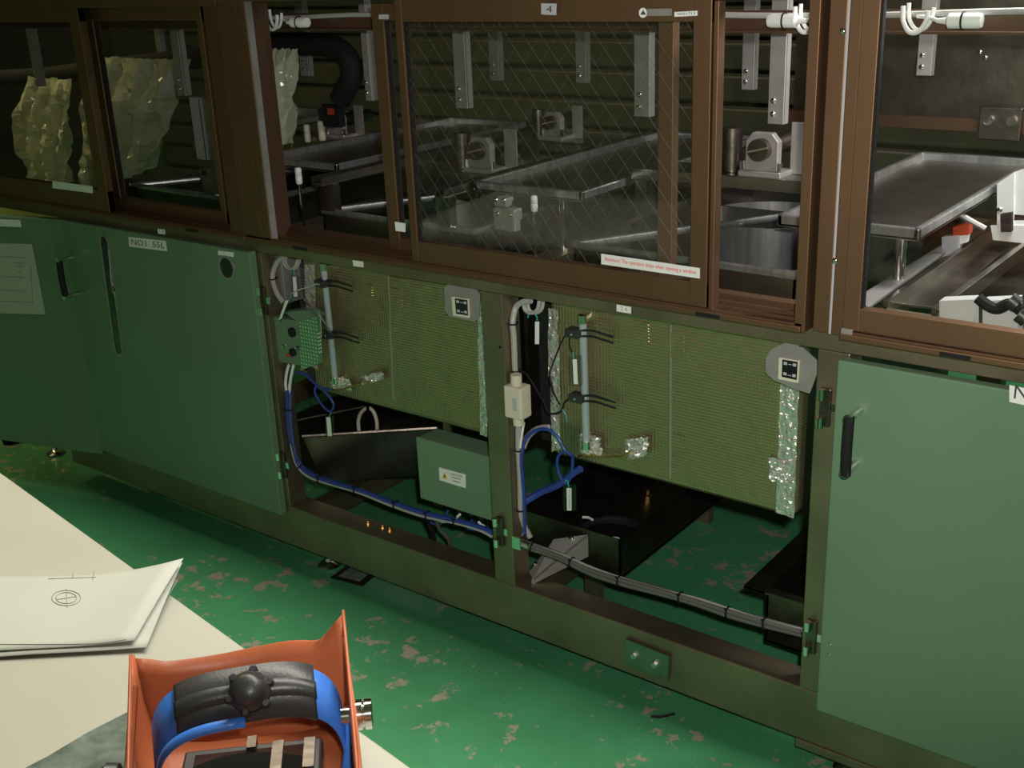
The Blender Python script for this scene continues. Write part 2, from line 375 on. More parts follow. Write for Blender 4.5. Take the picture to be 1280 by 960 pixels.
# sight slot: grey gasket ring and dark glass
def slot_ring(c0, c1, r, t, y, m, name, p, fill=None):
    # stadium between two centres in the plane Y=y
    ax = (c1-c0); L = ax.length; ax = ax/L if L > 1e-6 else V(0,0,1); s = V(ax.z, 0, -ax.x)
    def ring(rad):
        out = []
        for j in range(13): a = math.pi*j/12; out.append(c1 + s*rad*math.cos(a) + ax*rad*math.sin(a))
        for j in range(13): a = math.pi*j/12; out.append(c0 - s*rad*math.cos(a) - ax*rad*math.sin(a))
        return out
    A = ring(r); B = ring(r-t); n = len(A)
    vs = A+B+[p_+V(0,-.004,0) for p_ in A]+[p_+V(0,-.004,0) for p_ in B]
    fs = []
    for i in range(n):
        j = (i+1)%n; fs += [(2*n+i,2*n+j,3*n+j,3*n+i), (i,j,2*n+j,2*n+i), (n+i,3*n+i,3*n+j,n+j)]
    o = MB().add(vs, fs).build(name, m, p)
    if fill: MB().prism([q+V(0,-.0015,0) for q in B], (0,-.0005,0)).build('sight_glass', fill, o)
    return o
MT['darkglass'] = mat('dark_sight_glass', (.012,.012,.013), .06, coat=.5)
s_ = slot_ring(at(149,436,Y=YD), at(131,302,Y=YD), .0225, .006, YD, 'dull', 'sight_slot', d1, 'darkglass')
c = at(140, 349, Y=YD-.003)
MB().tube([c+V(.008,0,.09), c+V(.004,-.001,.04), c+V(-.003,-.001,0), c+V(.002,-.001,-.05)], .0025).build('float_tube', 'grey', s_, smooth=True)
MB().lathe(c+V(-.005,.002,-.03), (0,-1,0), [(.011,0),(.011,.005)], 12).build('float_nut', 'dsteel', s_)
slot_ring(at(284,335,Y=YD), at(284.2,334,Y=YD), .032, .006, YD, 'dull', 'sight_port', d1, 'darkglass')
def plate(name, corners, y, m, p, th=.0015): return MB().prism([at(x, q, Y=y) for x, q in corners], (0,-th,0)).build(name, m, p)
def plate_text(body, tl, tr, bl, y, m, p, padx=.06, pady=.2, bold=.0, name='lettering'):
    a, b, c_ = at(*tl, Y=y), at(*tr, Y=y), at(*bl, Y=y); xd = b-a; yd = a-c_
    o = c_ + xd*padx + yd*pady
    return text(name, body, o, xd.normalized(), yd.normalized(), xd.length*(1-2*padx), yd.length*(1-2*pady), m, p, bold)
n1 = plate('name_plate', ((161,296),(207,301),(209,314),(162,308)), YD, 'white', d1)
plate_text('NO1  55L', (161,296),(208,301),(162,308), YD-.0022, 'ink', n1)
plate('small_label', ((273,313),(292,315.5),(292,321),(273,318.5)), YD, 'white', d1)
c = at(88, 350, Y=YD); handle(d1, dx0+.03, at(92,331,Y=YD-.045).z, at(100,374,Y=YD-.045).z, YD)
# door ajar further left, hinged on its right-hand edge
ang = math.radians(15.5); hx, hy = -3.1395, -.0005
ux = V(-math.cos(ang), -math.sin(ang), 0); un = V(math.sin(ang), -math.cos(ang), 0)
if un.y > 0: un = -un
d2 = thing('cabinet_door', 'green steel door standing ajar with a printed sheet taped to it', 'door', (hx, hy, .10), 'green machine doors')
H0 = V(hx, hy, .15)
MB().obox(H0, ux*.78, un*.023, V(0,0,.765)).build('door_panel', 'green', d2, bevel=.003)
def on_d2(px, py, off=.0245):
    q = H0 + un*off; d = _f + _r*((px-640)/F_PX) - _u*((py-480)/F_PX)
    t = (q-CAM).dot(un)/d.dot(un); return CAM + d*t
sh = MB().prism([on_d2(*q) for q in ((-60,303),(40,305),(57,393),(-50,390))], un*.001).build('printed_sheet', 'paper', d2)
for a, b in (((-10,320),(33,322)),((17,328),(32,329)),((19,333),(29,334)),((20,340),(28,341)),((-5,345),(30,347)),((2,362),(34,364)),((-5,376),(41,378)),((38,330),(41,378))):
    A, B = on_d2(*a, off=.0262), on_d2(*b, off=.0262); dd = (B-A).normalized(); up = dd.cross(un)*.0011
    MB().prism([A-up, B-up, B+up, A+up], un*.0003).build('print_line', 'inkg', sh)
MB().prism([on_d2(*q) for q in ((-40,272),(25,275),(27,284),(-40,281))], un*.001).build('small_label', 'white', d2)
# right-hand door
d3 = thing('cabinet_door', 'tall bright green steel door with a black bar handle on its hinge-post side', 'door', (-.73, YD, .15), 'green machine doors')
ex0 = at(1034, 660, Y=YD).x
bx('door_panel', 'green', d3, ex0, ex0+.775, YD, -.001, .165, .905, bevel=.003)
n3 = plate('name_plate', ((1262,481),(1330,495),(1330,517),(1262,502)), YD, 'white', d3)
text('lettering', 'N', at(1267,498,Y=YD-.0022), (1,0,0), (0,0,1), .021, .024, 'ink', n3)
handle(d3, ex0+.045, at(1049,592,Y=YD-.045).z, at(1058,520,Y=YD-.045).z, YD)
for q in ((1038,806),(1037,818)): inst('screw', SCREW_S, at(*q, Y=YD), d3)

# ------------------------------------------------------------------ bronze window enclosure
ZS = 1.003       # top of sash bottom rails
def px_x(px, py, y): return at(px, py, Y=y).x
def rails(p, x0, x1, hz=1.512):
    a = bx('sill_track', 'bronze', p, x0, x1, -.035, .075, .946, .958, bevel=.002)
    bx('track_rib', 'bronze', a, x0, x1, -.030, -.022, .958, .962)
    bx('track_rib', 'bronze', a, x0, x1, -.004, .002, .958, .964)
    bx('track_rib', 'bronze', a, x0, x1, .022, .028, .958, .966)
    bx('track_rib', 'bronze', a, x0, x1, .048, .075, .958, .972)
    bx('drain_slot', 'black', a, x0+(x1-x0)*.86, x0+(x1-x0)*.86+.05, -.0365, -.034, .948, .955)
    bx('drain_slot', 'black', a, x0+(x1-x0)*.12, x0+(x1-x0)*.12+.05, -.0365, -.034, .948, .955)
    bx('header', 'bronze', p, x0, x1, -.035, .075, hz, 1.9, bevel=.002)
    bx('unseen_shade_roof', 'bronzed', p, x0, x1, .075, 1.15, 1.86, 1.9)  # unseen roof, added with the tall header to shade the floor in front
def vpost(p, name, x0, x1, y0, y1, m='bronze', z0=.946, z1=1.87, flutes=0):
    o = bx(name, m, p, x0, x1, y0, y1, z0, z1, bevel=.0015)
    for k in range(flutes):
        xx = x0 + (x1-x0)*(k+1)/(flutes+1)
        bx('flute', 'bronzed', o, xx-.0012, xx+.0012, y0-.0006, y0+.001, z0+.002, z1)
    return o
def sash(p, x0, x1, y, wl=.036, wr=.036, wired=False, zb=.962, zt=1.512, top=.036, bot=.041):
    s = bx('sash_bottom_rail', 'bronze', p, x0, x1, y-.011, y+.011, zb, zb+bot, bevel=.0015)
    bx('sash_top_rail', 'bronze', p, x0, x1, y-.011, y+.011, zt-top, zt, bevel=.0015)
    for a, b in ((x0, x0+wl), (x1-wr, x1)):
        st = bx('sash_stile', 'bronze', p, a, b, y-.0115, y+.0115, zb, zt, bevel=.0015)
        bx('gasket', 'black', st, (b-.001 if a == x0 else a-.003), (b+.003 if a == x0 else a+.001), y-.006, y+.006, zb+bot, zt-top)
    g = bx('pane', 'glass', p, x0+wl-.006, x1-wr+.006, y-.003, y+.003, zb+bot-.004, zt-top+.004)
    if wired:
        wm = MB(); xa, xb, za, zc = x0+wl, x1-wr, zb+bot, zt-top; sp = .042; r = .00034
        for sg in (1, -1):
            k = -(zc-za)*1.0
            while k < (xb-xa):
                # line x = xa + k + t, z = za/zc +- t*1.25
                pts = []
                for t0, t1 in (((0), (zc-za)),):
                    xA, zA, xB, zB = xa+k, (za if sg > 0 else zc), xa+k+(zc-za)/1.25, (zc if sg > 0 else za)
                lo = max(0, (xa-xA)/(xB-xA)); hi = min(1, (xb-xA)/(xB-xA))
                if hi > lo+.01:
                    A = V(xA+(xB-xA)*lo, y-.0042, zA+(zB-zA)*lo); B = V(xA+(xB-xA)*hi, y-.0042, zA+(zB-zA)*hi)
                    wm.tube([A, B], r if sg < 0 else r*.55, 4, 0)
                k += sp
        tag(wm.build('wire_mesh', 'greyd', g), kind='stuff')
    return s
# middle enclosure
e2 = thing('bronze_window_enclosure', 'bronze aluminium sliding window frame above the two foil-panelled bays', 'window frame', (-1.6, 0, .934), 'bronze window enclosures')
xL = -2.337
xR = px_x(1016, 10, -.02)
rails(e2, px_x(276,40,-.03)-.001, xR+.012, 1.522)
jx0_, jx1_ = px_x(276,40,-.03), px_x(309,40,-.03)
vpost(e2, 'jamb', jx0_, jx1_, -.03, -.008, flutes=3)
vpost(e2, 'jamb_core', jx0_+.004, jx1_-.022, -.008, .06, 'bronzed')
bx('inner_lining', 'dull', e2, jx1_, jx1_+.003, -.028, -.010, .95, 1.522)
bx('lining_return', 'bronzed', e2, jx1_-.02, jx1_, -.010, .02, .95, 1.522)
vpost(e2, 'jamb', xR-.002, xR+.018, -.03, .06)
yF, yR = -.016, .03
fx0, fx1 = px_x(497, 10, yF), px_x(894, 10, yF)
sash(e2, fx0, fx1, yF, .02, .036, True, zt=1.522, top=.045, bot=.048)
rx0, rx1 = px_x(468, 10, yR), px_x(846, 30, yR)
sash(e2, rx0, rx1, yR, .034, .032, False, zb=.966, bot=.03)
vpost(e2, 'interlock_strip', fx1+.002, fx1+.012, -.024, .0, z0=.95, z1=1.512)
# stickers on the frame
st = plate('warning_strip', ((752,317),(875,335),(875,348),(752,330)), yF-.0118, 'white', e2)
plate_text('Attention! The operation stops when opening a window.', (752,317),(875,335),(752,330), yF-.0142, 'red', st, .03, .25, .012)
k4 = plate('number_sticker', ((677,4),(696,4.5),(695.5,19),(677,18)), -.0362, 'lavender', e2); plate_text('4', (682,4),(691,4.5),(682,18), -.0386, 'ink', k4, .1, .2)
lg = MB().lathe(at(804,16,Y=-.0282), (0,-1,0), [(.0085,0),(.0085,.001)], 18).build('round_sticker', 'white', e2)
MB().prism([at(x,y,Y=-.0296) for x,y in ((804,12.2),(807.5,18.4),(800.5,18.4))], (0,-.0004,0)).build('triangle_mark', 'ink', lg)
plate('grey_sticker', ((809,11),(840,10.5),(840,19.5),(809,20)), -.0282, 'dull', e2)
w1 = plate('code_sticker', ((843.5,15),(872,13.3),(872,19.5),(843.5,21)), -.0282, 'white', e2); plate_text('W01713', (843.5,15),(872,13.3),(843.5,21), -.0306, 'ink', w1, .1, .22)
plate('stile_sticker', ((474,18),(486,18),(486,24),(474,24)), yR-.0118, 'lavender', e2)
plate('stile_sticker', ((494,277),(507,279),(507,290),(495,288.5)), yF-.0118, 'white', e2)
b26 = plate('bay_number', ((771,380.5),(789,383.5),(789,392),(771,389)), -.0005, 'white', fr, .001); plate_text('2 6', (771,380.5),(789,383.5),(771,389), -.0018, 'inkg', b26, .25, .2)
plate('bay_number', ((441,325),(454,327),(454.5,334),(442,332.5)), -.0005, 'white', fr, .001)
b18 = plate('bay_number', ((197,286),(206,287),(206.5,293),(198,292)), -.036, 'white', None, .001)
plate_text('1 8', (197,286),(206,287),(198,292), -.0374, 'inkg', b18, .2, .2)
# post between middle and right enclosure, with screws
mp = thing('bronze_mullion_post', 'bronze anodised post with dome screws between two window enclosures', 'post', (-.77, 0, .936))
mx0, mx1 = px_x(1037,10,-.012), px_x(1060,10,-.012)
bx('post_body', 'bronze', mp, mx0, mx1, -.012, .06, .9465, 1.87, bevel=.002)
bx('seam_strip', 'lavender', mp, mx1, mx1+.004, -.0125, .05, .9465, 1.87)
bx('side_channel', 'bronze', mp, mx1+.004, mx1+.026, -.014, .06, .9465, 1.87, bevel=.002)
for q in ((1054,39),(1044,326)): inst('screw', SCREW, at(*q, Y=-.012), mp)
# right enclosure
e3 = thing('bronze_window_enclosure', 'bronze aluminium window frame above the tall bright green door', 'window frame', (-.3, 0, .934), 'bronze window enclosures')
ex = mx1+.028
rails(e3, ex, ex+1.45, 1.60)
sx0 = px_x(1081,10,-.016)
sash(e3, sx0, ex+.8, -.016, px_x(1104,10,-.016)-sx0, .036, False, zb=.964, zt=1.60)
vpost(e3, 'jamb', ex+1.38, ex+1.45, -.03, .06, flutes=3)
bx('corner_bracket', 'dull', e3, ex+.002, ex+.022, -.033, -.024, .957, .967, bevel=.001)
# left enclosure
e1 = thing('bronze_window_enclosure', 'dark bronze window frame in front of the hanging plastic film', 'window frame', (-3.1, 0, .934), 'bronze window enclosures')
rails(e1, -3.95, jx0_-.002)
vpost(e1, 'jamb', px_x(256,40,-.03), jx0_-.004, -.028, .06, 'bronzed')
lx = px_x(90, 20, -.016)
sash(e1, -3.93, lx+.045, -.016, .036, .045, False, bot=.06)
sash(e1, lx+.0, px_x(258,40,.03), .03, .036, .02, False, zb=.966, bot=.03)
plate('paper_label', ((66,226),(116,233),(116,241.5),(66,235)), yF-.0118, 'white', e1)
par(b18, e1)

# ------------------------------------------------------------------ inside the enclosure
ib = thing('overhead_steel_beam', 'dark steel beam spanning behind the window headers', 'beam', (-1.6,.15,1.44))
zb0, zb1 = at(1150,38,Y=.15).z, at(1150,12,Y=.15).z
bx('beam_web', 'bronzed', ib, -4.2, .9, .15, .16, zb0, zb1); bx('beam_flange', 'bronzed', ib, -4.2, .9, .12, .16, zb0-.004, zb0)
zc = at(1200, 17, Y=.135).z
cb = MB().tube([(x, .128, zc+.004*math.sin(x*9)) for x in [-4.0+.25*i for i in range(20)]], .0055, 8, 3).build('overhead_cable', 'grey', smooth=True)
tag(cb, 'grey cable strapped along the dark steel beam behind the windows', 'cable')
for i, (px, py, dr) in enumerate(((375,28,1),(978,26,-1),(1207,26,1))):
    c = at(px, py, Y=.105)
    t = thing('inline_connector', ('white inline cable connector beneath the beam by the stainless jamb lining', 'white cylindrical connector with black tie beside the bronze mullion post', 'white cylindrical connector with black tie over the large drip tray')[i], 'connector', c, 'white inline connectors')
    MB().lathe(c-V(.026*dr,0,0), (dr,0,0), [(.004,-.02),(.006,-.005),(.0125,0),(.0125,.047),(.011,.052)], 14).build('connector_body', 'whitep', t, smooth=True)
    MB().tube([c+V(-.004*dr, .014*math.cos(a), .014*math.sin(a)) for a in [2*math.pi*j/10 for j in range(10)]], .0016, 6, 3, True).build('cable_tie', 'black', t)
    MB().tube([c-V(.045*dr,0,0), c+V(-.06*dr,.01,.004), c+V(-.085*dr,.02,.006)], .0035).build('connector_lead', 'whitep', t, smooth=True)
for i, (px, py) in enumerate(((340,27),(1008,26),(1144,26))):
    c = at(px, py, Y=.11); pts = [c+V(x, 0, z) for x, z in ((-.022,.024),(-.02,.0),(-.008,-.018),(.008,-.016),(.018,.0),(.02,.016))]
    t = MB().tube(pts, .0042).build('cable_loop', 'whitep', smooth=True)
    MB().tube([q+V(.006,.01,.004) for q in pts], .0036).build('second_turn', 'whitep', t, smooth=True)
    tag(t, ('white looped lead hanging from beam by the fluted left jamb', 'white looped lead hanging from beam beside the bronze mullion', 'white looped lead hanging from beam above the large drip tray')[i], 'cable', 'white looped leads')
# hanging strips
def strip(px, py, y, wd, i, lab):
    b = at(px, py, Y=y); t = thing('hanging_strip', lab, 'bracket', (b.x, y, b.z), 'steel hanger strips')
    bx('strip_bar', 'dull', t, b.x-wd/2, b.x+wd/2, y-.003, y+.003, b.z-.008, 1.861, bevel=.001)
    bx('strip_flange', 'dull', t, b.x+wd/2-.003, b.x+wd/2, y, y+.02, b.z-.008, 1.861)
    for dz in (.012, .038): inst('bolt', SCREW, (b.x-.006, y-.003, b.z+dz), t)
SL = 'steel hanger strip bolted behind the wired glass, %s row'
for i, (px, py, y, wd, lab) in enumerate((
    (578,131,.3,.036,'front steel hanger strip behind the wired glass near the meeting stiles'), (803,141,.3,.038,'front steel hanger strip behind the wired glass near the inner stile'),
    (970,150,.3,.034,'longer steel hanger strip in the unglazed gap beside the mullion'), (462,122,.3,.022,'thin steel hanger strip next to the meeting stiles, in the clear opening'),
    (228,116,.3,.036,'steel hanger strip in front of the draped plastic film, right one'), (112,111,.3,.03,'steel hanger strip beside the dark enclosure meeting stile'),
    (619,97,.88,.036,'rear steel hanger strip behind the wired glass near the meeting stiles'), (727,100,.88,.034,'rear steel hanger strip in the centre of the wired glass'),
    (935,108,.88,.034,'shorter steel hanger strip in the unglazed gap beside the mullion'), (382,92,.88,.04,'rear steel hanger strip in the clear opening left of the meeting stiles'),
    (203,88,.88,.03,'rear steel hanger strip above the black duct'), (1155,90,.88,.034,'faint rear steel hanger strip above the large drip tray'),
    (48,105,.3,.03,'steel hanger strip behind the far dark window pane'))): strip(px, py, y, wd, i, lab)
# drip trays
def tray(x0, x1, y0, y1, z, lab, feet):
    t = thing('drip_tray', lab, 'tray', ((x0+x1)/2, (y0+y1)/2, z), 'stainless drip trays')
    bx('tray_bottom', 'steel', t, x0, x1, y0, y1, z-.022, z-.018)
    for a in ((x0,x0+.012,y0,y1),(x1-.012,x1,y0,y1),(x0,x1,y0,y0+.012),(x0,x1,y1-.012,y1)):
        bx('rim', 'lsteel', t, *a, z-.024, z, bevel=.003)
    for x, zf, zr in feet:
        for y, z0 in ((y0+.06, zf), (min(y1-.06, .96) if zf > 1 else y1-.06, zr)):
            MB().cyl((x,y,z0), (x,y,z-.02), .011).build('standoff', 'chrome', t, smooth=True)
tray(-.955, -.675, .2, 1.02, 1.10, 'large flat stainless drip tray seen through the right enclosure', ((-.885,1.006,1.006),(-.727,.984,.959)))
tray(-1.74, -1.43, .22, 1.10, 1.10, 'flat stainless drip tray behind the wired glass', ((-1.682,1.006,1.006),(-1.5255,.944,.944)))
tray(-2.545, -2.23, .25, 1.10, 1.10, 'flat stainless drip tray beside the jamb, in the clear opening', ((-2.442,1.006,1.006),(-2.307,.944,.944)))
tray(-3.33, -3.02, .82, 1.10, 1.10, 'short stainless drip tray behind the hanging plastic film', ((-3.0885,.944,.944),))
# tanks (inside the foil-clad casings)
def tank(x0, x1, y0, y1, lab, sl=None):
    t = thing('steel_tank', lab, 'tank', ((x0+x1)/2, (y0+y1)/2, .54), 'stainless process tanks')
    for nm, a in (('tank_bottom', (x0,x1,y0,y1,.5345,.545)), ('tank_wall', (x0,x0+.004,y0,y1,.54,1.0)), ('tank_wall', (x1-.004,x1,y0,y1,.54,1.0)), ('tank_wall', (x0,x1,y0,y0+.004,.54,1.0)), ('tank_wall', (x0,x1,y1-.004,y1,.54,1.0))):
        bx(nm, 'steel', t, *a)
    rim = MB().tube([(x0,y0,1.0),(x1,y0,1.0),(x1,y1,1.0),(x0,y1,1.0)], .009, 8, 0, True).build('rolled_rim', 'lsteel', t, smooth=True)
    # rounded corner sleeve and pump inside
    cx, cy, rr = sl or (x0+.16, y0+.35, .11)
    MB().lathe((cx, cy, .56), (0,0,1), [(rr,0),(rr,.43),(rr-.004,.43),(rr-.004,.01)], 36).build('overflow_sleeve', 'lsteel' if sl else 'steel', t, smooth=True)
    p = bx('pump_block', 'dull', t, x1-.22, x1-.11, y0+.16, y0+.27, .70, .85, bevel=.012)
    for dx in (.0,.05): MB().cyl((x1-.2+dx, y0+.13, .82), (x1-.2+dx, y0+.17, .83), .009).build('pump_nozzle', 'chrome', p, smooth=True)
    MB().tube([(x1-.13, y0+.2,.85),(x1-.11,y0+.2,.88),(x1-.08,y0+.2,.84),(x1-.075,y0+.2,.78)], .011).build('pump_pipe', 'chrome', p, smooth=True)
    # baffle plate
    bx('baffle_plate', 'steel', t, x0+.02, x0+.30, y0+.55, y0+.556, .6, .99)
tank(-1.40, -.885, .14, 1.0, 'open stainless tank behind the right foil panel', (at(962,268,Z=.99).x, at(962,268,Z=.99).y, .155))
tank(-2.18, -1.68, .14, 1.0, 'open stainless tank behind the left foil panel')
tank(-2.98, -2.44, .14, 1.0, 'open stainless tank behind the door with the sight slot')
# cross beams with bearing blocks
def bearing(px, py, y, s, lab, beam):
    c = at(px, py, Y=y); t = thing('bearing_block', lab, 'bearing', c, 'pillow block bearings')
    bx('bearing_base', 'dull', t, c.x-.05*s, c.x+.05*s, y-.01, y+.06, c.z-.012, c.z, bevel=.002)
    w_, h_ = .038*s, .082*s
    MB().prism([(c.x-w_,y,c.z),(c.x+w_,y,c.z),(c.x+w_,y,c.z+h_*.78),(c.x+w_*.6,y,c.z+h_),(c.x-w_*.6,y,c.z+h_),(c.x-w_,y,c.z+h_*.78)], (0,.02,0)).build('bearing_plate', 'dull', t, bevel=.002)
    MB().cyl((c.x,y-.02,c.z+h_*.58), (c.x,y+.16,c.z+h_*.58), .024*s, 18).build('bearing_shaft', 'dsteel', t, smooth=True)
    MB().prism([(c.x-.023*s,y-.021,c.z+h_*.5),(c.x+.023*s,y-.021,c.z+h_*.64),(c.x+.023*s,y-.021,c.z+h_*.69),(c.x-.023*s,y-.021,c.z+h_*.55)], (0,-.003,0)).build('shaft_key', 'chrome', t)
    for dx in (-.044*s, .044*s): MB().cyl((c.x+dx,y,c.z-.002),(c.x+dx,y,c.z+.02),.006,8).build('bolt', 'chrome', t, smooth=True)
    bx('side_plate', 'dull', t, c.x+.045*s, c.x+.085*s, y+.05, y+.056, c.z-.01, c.z+.10*s)
    MB().cyl((c.x-.085*s,y+.03,c.z-.01),(c.x-.085*s,y+.03,c.z+.085*s),.022*s,16).build('guide_roller', 'dsteel', t, smooth=True)
    xa, xb, zl, leg = beam
    bx('carrier_beam', 'steel', t, xa, xb, y-.02, y+.09, zl, c.z-.011, bevel=.002)
    if leg: bx('carrier_leg', 'steel', t, leg-.015, leg+.015, y, y+.04, 1.006, zl+.001)
bearing(951, 214, .42, 1.0, 'large pillow block bearing with polished shaft over the tank, beside the mullion', (-1.415,-.946,1.0985,-1.40))
bearing(600, 210, .42, .95, 'pillow block bearing on a pale beam behind the wired glass', (-2.19,-1.67,1.007,None))
bearing(690, 170, .80, .8, 'small rear bearing block with roller behind the wired glass', (-2.172,-1.747,1.0955,None))
bearing(420, 168, .80, .9, 'bearing block with red tag in the clear opening left of the meeting stiles', (-2.985,-2.435,1.007,None))
c = at(413,143,Y=.755); tag(MB().box(c.x-.04,c.x+.04,.755,.7815,c.z-.04,c.z+.03).build('sensor_box', 'black', bevel=.003), 'black sensor box with red window behind the clear opening', 'sensor')
o = MB().box(c.x-.008,c.x+.018,.751,.756,c.z+.0,c.z+.02).build('sensor_window', 'redp', bpy.data.objects['sensor_box'])
# white stand-off cylinders / rollers
for i, (px, py, k, r, h, m, zf) in enumerate(((385,176,dict(Y=.771),.011,.05,'ivory',1.056),(403,174,dict(Y=.770),.012,.055,'ivory',1.056),(374,228,dict(X=-2.287),.009,.035,'whitep',.944),(668,262,dict(X=-1.53),.008,.028,'whitep',.944))):
    c = at(px, py, **k)
    o = MB().lathe((c.x,c.y,c.z), (0,0,1), [(r*.8,-.004),(r,0),(r,h*.45),(r*.86,h*.5),(r,h*.55),(r,h),(r*.7,h+.004)], 12).build('plastic_standoff', m, smooth=True)
    MB().cyl((c.x,c.y,min(zf, c.z-.004)),(c.x,c.y,c.z+.002),r*.4,8).build('threaded_rod', 'chrome', o)
    tag(o, ('ivory stand-off peg nearer the plastic film, rear of clear opening','ivory stand-off peg next to the black sensor box','white plastic stand-off on rod low in the clear opening','white plastic stand-off on rod behind wired glass above warning strip')[i], 'stand-off', 'plastic stand-offs')
# small brackets seen low behind the wired glass
for i, (px, py, y, w_, h_, zf) in enumerate(((630,275,.115,.06,.05,1.004),(625,253,.115,.035,.02,None),(345,268,.10,.03,.03,.944),(160,235,.25,.05,.05,.944))):
    c = at(px, py, Y=y) if i != 3 else at(px, py, X=-3.09); y = c.y; t = MB().box(c.x-w_/2,c.x+w_/2,y,y+.03,c.z-h_/2,c.z+h_/2).build('steel_bracket', 'dull' if i != 3 else 'black', bevel=.003)
    if i == 0: top0 = c.z+h_/2
    MB().box(c.x-w_/2,c.x+w_/2,y+.02,y+.03,zf or top0-.001,c.z).build('bracket_leg', 'steel', t)
    for dx in (-.3,.3): inst('bolt', SCREW, (c.x+dx*w_, y, c.z+h_*.25), t)
    tag(t, ('grey steel bracket plate low behind the wired glass','small steel clip above the grey bracket plate','small steel bracket by the jamb in the clear opening','black bracket at the foot of the plastic film')[i], 'bracket', 'small brackets')
# side rails along the depth
for i, (x, z, y0, y1, wd, lab) in enumerate((
    (-1.762,1.0785,.12,1.1,.03,'long steel guide rail beside the tray behind the wired glass'), (-2.15,1.0785,.1,1.1,.04,'long steel guide rail left of the meeting stiles'),
    (-2.62,1.0605,.12,1.1,.03,'long steel guide rail next to the stainless jamb lining'))):
    t = thing('guide_rail', lab, 'rail', (x, .6, z), 'steel guide rails')
    bx('rail_web', 'steel', t, x-wd/2, x+wd/2, y0, y1, z-.004, z, bevel=.001); bx('rail_lip', 'steel', t, x-wd/2, x-wd/2+.004, y0, y1, z, z+.018); bx('rail_lip', 'steel', t, x+wd/2-.004, x+wd/2, y0, y1, z, z+.018)
    for y in (.14, 1.0): bx('rail_bracket', 'steel', t, x-wd/2-.006, x+wd/2+.006, y-.012, y+.012, 1.006, z-.0035)
# the right-hand bath: flange, channels, plates and blocks
def slab(name, m, p, quad, Z=None, Y=None, th=.006):
    pts = [at(x, y, Z=Z) if Y is None else at(x, y, Y=Y) for x, y in quad]
    return MB().prism(pts, (0,0,-th) if Y is None else (0,th,0)).build(name, m, p, bevel=.0008)
t = thing('bath_channel', 'dark polished steel channel running back below the large drip tray', 'channel', at(1180,330,Z=.95), 'bath channels')
slab('channel_floor', 'dsteel', t, ((1100,376),(1259,270),(1288,286),(1172,384)), Z=.96)
slab('channel_flange', 'dull', t, ((1070,372),(1176,306),(1182,314),(1085,384)), Z=.985)
for q in (((1104,374),(1254,272),(1257,275),(1110,376)), ((1165,384),(1282,300),(1286,303),(1172,388))): slab('channel_lip', 'steel', t, q, Z=.985, th=.03)
slab('channel_end', 'black', t, ((1250,268),(1264,266),(1264,290),(1251,290)), Y=.640, th=.016)
bx('channel_support', 'frame', t, -.86, -.56, .12, .16, .944, .955)
t = thing('splash_plate', 'upright stainless plate with painted glare behind the channel end', 'plate', at(1256,268,Y=1.03), 'stainless splash plates')
slab('plate_body', 'bright', t, ((1246,230),(1268,215),(1267,284),(1246,284)), Y=.655)
pf = [at(x, y, Y=.655) for x, y in ((1238,282),(1290,282),(1290,330),(1238,330))]
for p in pf: p.z = max(p.z, .984)
MB().prism(pf, (0,.006,0)).build('plate_foot', 'bright', t)
inst('bolt', SCREW, at(1250,262,Y=.655), t)
t = thing('splash_plate', 'wide stainless plate with painted glare at the far side of the bath', 'plate', at(1280,268,Y=.74), 'stainless splash plates')
slab('plate_body', 'bright', t, ((1266,216),(1340,190),(1340,275),(1267,268)), Y=.6605)
slab('plate_fold', 'bright', t, ((1266,276),(1345,276),(1345,300),(1264,296)), Y=.6605)
t = thing('bath_box', 'open stainless bath box beyond the polished channel', 'box', at(1230,390,Z=.9))
slab('bath_floor', 'dsteel', t, ((1150,400),(1290,300),(1420,330),(1330,430)), Z=.88)
for q in (((1174,376),(1217,374),(1217,445),(1174,445)), ((1228,376),(1272,374),(1272,450),(1228,450))): slab('bath_block', 'bright', t, q, Y=.08, th=.03)
for q in ((1320,418),(1370,352),(1390,345)):
    c = at(*q, Z=.876); bx('bath_leg', 'frame', t, c.x-.015, c.x+.015, c.y-.015, c.y+.015, 0, .876)
slab('bath_ledge', 'bright', t, ((1205,346),(1230,340),(1222,352),(1195,358)), Z=.93)
MB().tube([at(x,y,Y=.072) for x,y in ((1222,372),(1232,380),(1246,386),(1262,380),(1276,388))], .010).build('bath_hose', 'black', t, smooth=True)
for q in ((1262,374),(1274,392)): MB().cyl(at(*q,Y=.068), at(q[0]+10,q[1]+8,Y=.068), .014, 12).build('hose_fitting', 'blackp', t, smooth=True)
tag(MB().tube([at(1190,262,Y=.5), at(1210,274,Y=.5), at(1232,286,Y=.5)], .006).build('tie_rod', 'dull', smooth=True), 'thin grey rod slanting under the large drip tray', 'rod')
t = thing('pale_block', 'pale grey block between drip tray and polished channel', 'block', at(1190,317,Y=.55))
slab('block_body', 'lavender', t, ((1177,296),(1199,294),(1199,314),(1177,322)), Y=.55, th=.02); slab('block_tab', 'whitep', t, ((1198,295),(1211,293),(1209,303),(1198,306)), Y=.555, th=.012)
tag(slab('red_cover', 'redp', None, ((1191,284),(1212,279),(1211,293.5),(1191,295.5)), Y=.552, th=.025), 'small red cover above the pale grey block', 'cover')
